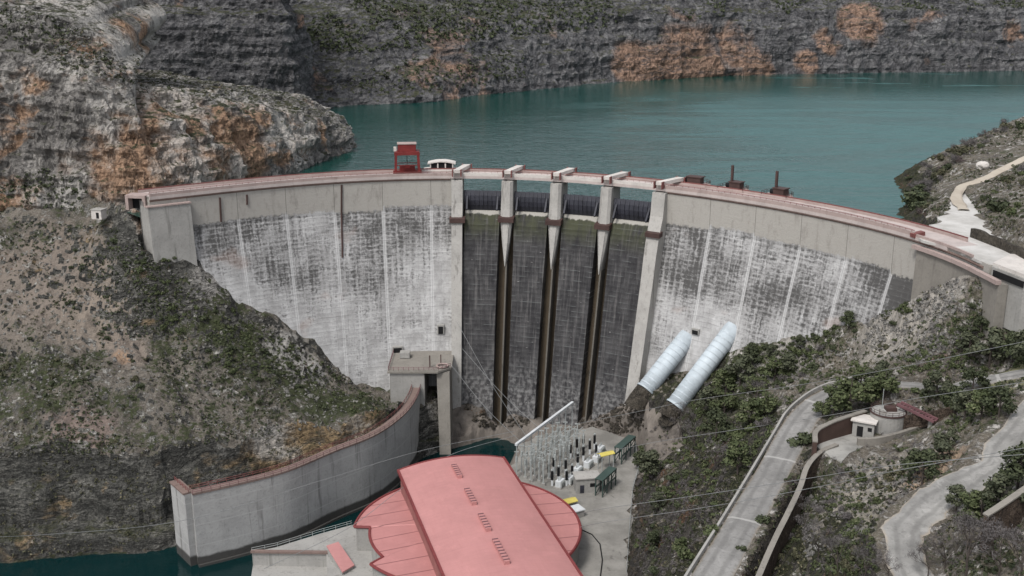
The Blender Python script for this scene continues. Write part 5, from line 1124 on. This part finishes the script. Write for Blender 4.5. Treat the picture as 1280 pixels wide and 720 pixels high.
TREES = [('pine in the bright green cluster beside the bend of the access road', 'pines at the road bend', [(1042, 520, 46, 0), (1062, 515, 52, 2), (1085, 508, 50, 0), (1105, 498, 44, 2), (1075, 490, 38, 0), (1028, 522, 30, 2), (1098, 482, 34, 1)]),
 ('dark pine behind the round tank on the right hillside', 'pines behind the round tank', [(1160, 503, 26, 1), (1192, 520, 40, 3), (1205, 525, 40, 1), (1226, 524, 44, 0), (1248, 522, 42, 3), (1170, 500, 36, 1), (1215, 492, 34, 3)]),
 ('green pine on the slope between the penstocks and the road', 'pines between penstocks and road', [(922, 592, 50, 0), (905, 520, 46, 2), (888, 520, 44, 1), (938, 535, 44, 0), (955, 520, 42, 2), (925, 482, 40, 1), (968, 478, 36, 0), (895, 550, 42, 3), (985, 468, 30, 1), (908, 492, 40, 0), (945, 495, 36, 2)]),
 ('small dark pine along the foot of the dam on the right slope', 'pines along the dam foot', [(1080, 398, 24, 1), (1060, 412, 24, 3), (1000, 436, 22, 1), (940, 456, 28, 3), (965, 448, 22, 1)]),
 ('dark pine below the round tank above the gravel road', 'pines below the round tank', [(1152, 606, 48, 3), (1170, 585, 44, 1), (1140, 590, 36, 3), (1185, 560, 30, 1)]),
 ('dark pine at the lower right beyond the gravel bend', 'pines at the lower right', [(1272, 612, 64, 3), (1250, 640, 52, 1), (1208, 652, 44, 0), (1226, 646, 38, 3), (1285, 640, 50, 1), (1195, 640, 34, 1)]),
 ('dark tree on the right edge below the abutment building', 'trees below the abutment building', [(1236, 460, 46, 1), (1264, 458, 52, 3), (1285, 462, 50, 1), (1225, 420, 30, 3), (1210, 450, 34, 1)]),
 ('dark tree rooted on the gorge side just right of the yard', 'trees on the gorge side', [(812, 600, 44, 1), (822, 640, 32, 1), (815, 690, 30, 3), (800, 585, 30, 3), (850, 690, 26, 0)])]
for lab, grp, L in TREES:
    for px_, py_, hp, i in L:
        h = hit(px_, py_, bvhR)
        if h is None: continue
        pine(h, hp*(h-Vector((0, 0, HC))).length/F*rng.uniform(.75, 1.0), i, lab, grp)
# bare trees
BARE = []
for i in range(3):
    r = random.Random(40+i); mb = MB(); tips = []
    def grow(p, d, L, rad, lev):
        q = p+d*L; mid_ = p.lerp(q, .5)+Vector((r.uniform(-1, 1), r.uniform(-1, 1), 0))*L*.06
        mb.tube([p, mid_, q], [rad, rad*.8, rad*.6], 5 if lev < 2 else 3, caps=False)
        if lev == 4: tips.append(q); return
        for k in range(3 if lev else 4):
            nd = (d+Vector((r.uniform(-1, 1), r.uniform(-1, 1), r.uniform(-.35, .6)))*(.75 if lev else .9)).normalized(); grow(q if k else p.lerp(q, .75), nd, L*r.uniform(.55, .78), rad*.55, lev+1)
    grow(Vector((0, 0, -.1)), Vector((0, 0, 1)), .42, .022, 0)
    ob = mb.build('branches', M['bark'], fix=False); bme = ob.data; bpy.data.objects.remove(ob)
    V = cloud(900, [(t_.x, t_.y, t_.z, .09, 1) for t_ in tips[::2]], .028, aspect=7, seed=500+i, shell=.1); BARE.append((bme, leafmesh('twigs', V, M['twig'])))
for lab, grp, L in [('leafless grey tree at the lower right beside the gravel bend', 'bare trees at the lower right', [(1206, 722, 78, 0), (1248, 726, 70, 1), (1180, 712, 48, 2), (1275, 722, 62, 0), (1160, 722, 44, 1)]), ('leafless grey tree below the masonry retaining wall of the access road', 'bare trees below the retaining wall', [(1022, 698, 52, 1), (1005, 668, 40, 2), (1046, 714, 44, 0), (1082, 722, 42, 2), (1110, 722, 36, 1)]), ('leafless grey tree on the gorge slope beside the access road', 'bare trees on the gorge slope', [(893, 590, 44, 0), (868, 560, 38, 1), (850, 545, 36, 2), (944, 505, 32, 1)])]:
    for px_, py_, hp, i in L:
        h = hit(px_, py_, bvhR)
        if h is None: continue
        t = thing('bare_tree', lab, 'tree', (h[0], h[1], h[2]-.2), rng.uniform(0, 6.28), grp); s = hp*(h-Vector((0, 0, HC))).length/F; t.scale = (s, s, s)
        link('trunk', BARE[i][0], t); link('twigs', BARE[i][1], t)
# stuff: scrub, stones
def scatter(name, specs, m, quads, kind='stuff', up=.4, aspect=1.4):
    Vs = []
    for (poly, n, b, s, th, r0, r1, sd_) in specs:
        for k, (p, nrm) in enumerate(sample_px(poly, n, b, clump(s, th, sd_), 30)):
            r = rng.uniform(r0, r1); V = cloud(quads, [(0, 0, .35, .6, .7)], .30 if quads < 20 else .15, up=up, seed=int(rng.integers(1e9)), shell=.2, aspect=aspect)*r; Vs.append(V+np.array(p))
    o = link(name, leafmesh(name, np.vstack(Vs), M[m])); tag(o, kind=kind); return o
LH = [(0, 275), (150, 285), (300, 390), (480, 500), (500, 520), (300, 550), (200, 565), (0, 572)]
RH = [(860, 470), (1000, 425), (1200, 345), (1280, 380), (1280, 720), (800, 720), (800, 560)]
TOPP = [(0, 2), (90, 30), (150, 70), (300, 70), (380, 110), (420, 150), (300, 125), (150, 105), (100, 90), (0, 50)]
FARP = [(180, 0), (1280, 0), (1280, 50), (900, 45), (600, 75), (420, 90), (380, 60), (200, 70)]
PENI = [(1125, 258), (1200, 165), (1280, 148), (1280, 300), (1210, 280)]
scatter('scrub', [(LH, 2200, bvhL, .05, .02, .35, .9, 3), (RH, 1900, bvhR, .06, -.05, .35, .9, 5), (PENI, 500, bvhR, .06, -.1, .4, .9, 6), (TOPP, 330, bvhC, .05, -.05, .5, 1.2, 7), ([(0, 210), (90, 215), (130, 262), (0, 272)], 220, bvhC, .05, -.3, .6, 1.4, 8)], 'leaf_dark', 7)
scatter('dry_scrub', [(LH, 1700, bvhL, .05, -.15, .3, .7, 13), (RH, 1500, bvhR, .06, -.15, .3, .8, 15), (PENI, 500, bvhR, .06, -.2, .3, .8, 16), (TOPP, 400, bvhC, .05, -.1, .4, .9, 17), ([(0, 560), (420, 540), (320, 600), (210, 680), (0, 700)], 500, bvhL if False else BVHTree.FromPolygons([tuple(v) for v in VB], [tuple(f) for f in FB]), .08, .0, .35, .8, 18)], 'leaf_olive', 6)
scatter('green_scrub', [([(870, 465), (1040, 425), (1010, 480), (940, 590), (860, 640), (800, 600), (860, 540)], 420, bvhR, .08, -.1, .6, 1.5, 61), ([(1020, 470), (1240, 380), (1280, 470), (1200, 540), (1130, 500)], 300, bvhR, .08, 0., .6, 1.4, 62), ([(960, 718), (1010, 600), (1100, 640), (1100, 718)], 160, bvhR, .08, 0., .5, 1.1, 63), ([(130, 300), (300, 390), (470, 495), (440, 520), (230, 440)], 420, bvhL, .06, -.05, .5, 1.1, 64)], 'leaf_mid', 40)
scatter('grey_brush', [(RH, 1500, bvhR, .06, -.1, .4, 1.2, 25), ([(800, 570), (900, 560), (915, 620), (850, 718), (795, 718)], 350, bvhR, .1, -.3, .5, 1.3, 28), (PENI, 250, bvhR, .06, -.1, .5, 1.1, 26)], 'twig', 14, aspect=7)
scatter('far_scrub', [([(380, 0), (1280, 0), (1280, 10), (900, 22), (600, 50), (420, 70), (385, 60)], 1300, bvhF, .02, -.02, 1.2, 2.6, 27), ([(420, 60), (640, 60), (700, 90), (600, 110), (430, 120)], 330, bvhF, .02, .0, 1.0, 2.0, 28)], 'leaf_dark', 7)
def stones(name, specs, m):
    base = np.array([(-1, -1, -.7), (1, -1, -.7), (1, 1, -.7), (-1, 1, -.7), (-1, -1, .7), (1, -1, .7), (1, 1, .7), (-1, 1, .7)], float)*.6; fq = np.array([(3, 2, 1, 0), (4, 5, 6, 7), (0, 1, 5, 4), (1, 2, 6, 5), (2, 3, 7, 6), (3, 0, 4, 7)]); Vs, Fs, c = [], [], 0
    for (poly, n, b, s, th, r0, r1, sd_) in specs:
        for p, nrm in sample_px(poly, n, b, clump(s, th, sd_), 30):
            r = r0*(r1/r0)**(rng.random()**2); R_ = np.array(Matrix.Rotation(rng.uniform(0, 6.28), 3, 'Z') @ Matrix.Rotation(rng.uniform(-.6, .6), 3, 'X')); V = (base*rng.uniform(.5, 1.25, (8, 3))*np.array([1, rng.uniform(.6, 1), rng.uniform(.5, 1)]))@R_.T*r
            Vs.append(V+np.array(p)); Fs.append(fq+c); c += 8
    o = np_mesh(name, np.vstack(Vs), np.vstack(Fs), m); tag(o, kind='stuff')
stones('loose_stones', [([(1085, 395), (1180, 350), (1235, 350), (1230, 420), (1150, 460), (1080, 430)], 900, bvhR, .12, -.15, .3, 1.1, 31), ([(900, 460), (1000, 430), (1060, 440), (1010, 475), (930, 490)], 380, bvhR, .12, -.1, .3, 1.1, 32), ([(1010, 600), (1140, 550), (1180, 560), (1100, 660), (1000, 700)], 700, bvhR, .12, -.15, .25, .9, 33), (LH, 1300, bvhL, .1, .05, .25, .8, 34), ([(320, 390), (400, 440), (440, 480), (380, 500), (330, 450)], 260, bvhL, .1, -.2, .3, 1.0, 35), (TOPP, 600, bvhC, .08, -.1, .4, 1.4, 36)], M['boulder'])
stones('verge_stones', [([(785, 600), (800, 580), (812, 640), (800, 718), (778, 718)], 160, bvhR, .2, -.9, .3, 1.3, 43), ([(985, 560), (1000, 585), (990, 615), (960, 665), (930, 718), (900, 718), (945, 640), (965, 590)], 500, bvhR, .2, -.9, .2, .7, 41), ([(1095, 640), (1130, 600), (1200, 545), (1180, 590), (1120, 640)], 260, bvhR, .2, -.5, .2, .6, 42)], M['brownrock'])
stones('toe_stones', [([(568, 492), (780, 492), (830, 530), (760, 548), (700, 530), (600, 535)], 900, bvhR, .12, -.5, .25, 1.4, 37)], M['brownrock'])
